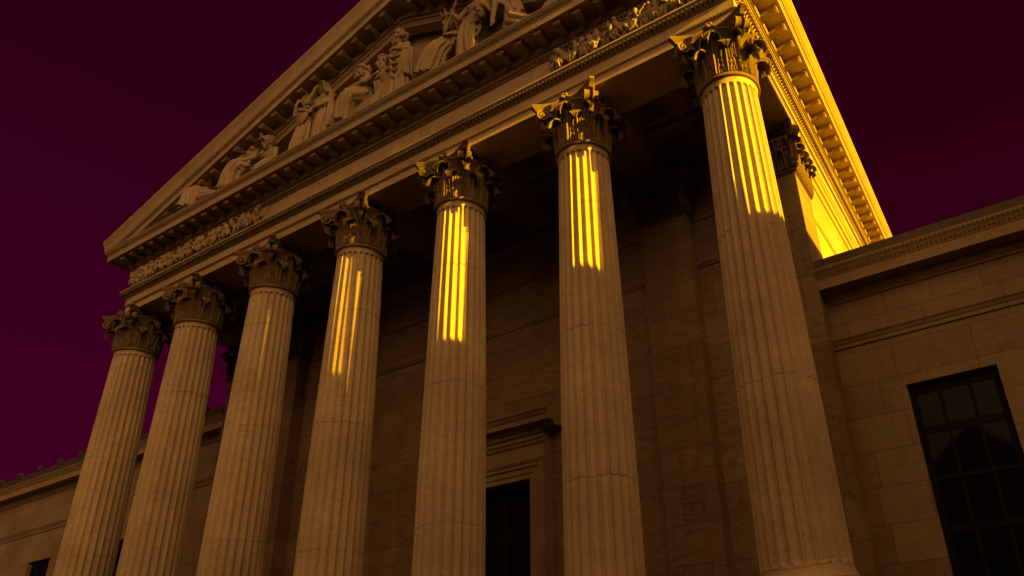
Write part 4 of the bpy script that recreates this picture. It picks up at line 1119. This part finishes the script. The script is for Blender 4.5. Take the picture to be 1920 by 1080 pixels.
# ------------------------------------------------------------------ sky, sun, camera
w = bpy.data.worlds.new('World'); scn.world = w; w.use_nodes = True; t = w.node_tree; t.nodes.clear(); L = t.links
out = t.nodes.new('ShaderNodeOutputWorld'); bg = t.nodes.new('ShaderNodeBackground'); L.new(bg.outputs[0], out.inputs[0])
sky = t.nodes.new('ShaderNodeTexSky'); sky.sky_type = 'NISHITA'; sky.sun_disc = False; sky.sun_elevation = R(SUN_EL); sky.sun_rotation = R(90 + SUN_TH)
tc = N(t, 'ShaderNodeTexCoord'); sep = N(t, 'ShaderNodeSeparateXYZ'); L.new(tc.outputs['Generated'], sep.inputs[0])
bw = N(t, 'ShaderNodeRGBToBW'); L.new(sky.outputs[0], bw.inputs[0])
# dusk colours: plum over the back of the building, amber over the square
front = math_(t, 'ADD', math_(t, 'ADD', math_(t, 'MULTIPLY', sep.outputs[1], -.64), math_(t, 'MULTIPLY', sep.outputs[0], .63)), math_(t, 'MULTIPLY', sep.outputs[2], .44))
fw = ramp(t, math_(t, 'ADD', math_(t, 'MULTIPLY', front, .5), .5), [(.62, 0), (.80, .45), (.97, 1)])
lf = ramp(t, math_(t, 'ADD', math_(t, 'MULTIPLY', sep.outputs[0], .5), .5), [(.05, 1), (.5, 0)])
plum = mix(t, lf, (.0116, .0000, .0026), (.0135, .0000, .0041))
plum = mix(t, 1.0, plum, ramp(t, sep.outputs[2], [(.12, 1.0), (.62, .52)]), 'MULTIPLY')
amb = (.71, .372, .140)
BACK = 1.0
lowsky = ramp(t, sep.outputs[2], [(.0, .12), (.14, .55), (.28, 1.0), (.5, .8), (.75, .35)])
ambc = mix(t, 1.0, amb, lowsky, 'MULTIPLY')
c = mix(t, fw, plum, ambc)
lum = math_(t, 'MAXIMUM', math_(t, 'MINIMUM', math_(t, 'MULTIPLY', bw.outputs[0], .35), 1.6), .7)
lumn = mix(t, fw, (1, 1, 1), lum)
c = mix(t, 1.0, c, lumn, 'MULTIPLY')
mul = mix(t, 1.0, c, (10, 10, 10), 'MULTIPLY'); L.new(mul, bg.inputs[0]); bg.inputs[1].default_value = .1

sd = bpy.data.lights.new('sun', 'SUN'); sd.energy = 5.0; sd.angle = R(.34); sd.color = (1, .55, .004)
so = bpy.data.objects.new('sun', sd); COL.objects.link(so)
d = Vector((math.cos(R(SUN_EL)) * ct, -math.cos(R(SUN_EL)) * st_, math.sin(R(SUN_EL))))
so.rotation_euler = d.to_track_quat('Z', 'Y').to_euler(); so.location = (40, -6, 30)

pitch, yaw, roll, F, cx, cy, ppx, ppy = 0.4170132, 0.4599594, -0.0889134, 1308.895838, 16.27079, -12.7802878, 1222.97393, 645.69074
cp, sp, cyw, syw = math.cos(pitch), math.sin(pitch), math.cos(yaw), math.sin(yaw)
f = Vector((-syw * cp, cyw * cp, sp)); r = Vector((cyw, syw, 0)); u = r.cross(f)
r2 = r * math.cos(roll) + u * math.sin(roll); u2 = -r * math.sin(roll) + u * math.cos(roll)
cam = bpy.data.cameras.new('camera'); co = bpy.data.objects.new('camera', cam); COL.objects.link(co)
co.matrix_world = Matrix(((r2.x, u2.x, -f.x, cx), (r2.y, u2.y, -f.y, cy), (r2.z, u2.z, -f.z, 0), (0, 0, 0, 1)))
cam.sensor_width = 36; cam.lens = F / 1920 * 36; cam.shift_x = (960 - ppx) / 1920; cam.shift_y = (ppy - 540) / 1920
cam.clip_end = 3000; cam.clip_start = .1
scn.camera = co
scn.view_settings.view_transform = 'Standard'; scn.view_settings.look = 'None'; scn.view_settings.exposure = 2.0; scn.view_settings.gamma = 1
scn.cycles.max_bounces = 8
scn.cycles.use_denoising = True
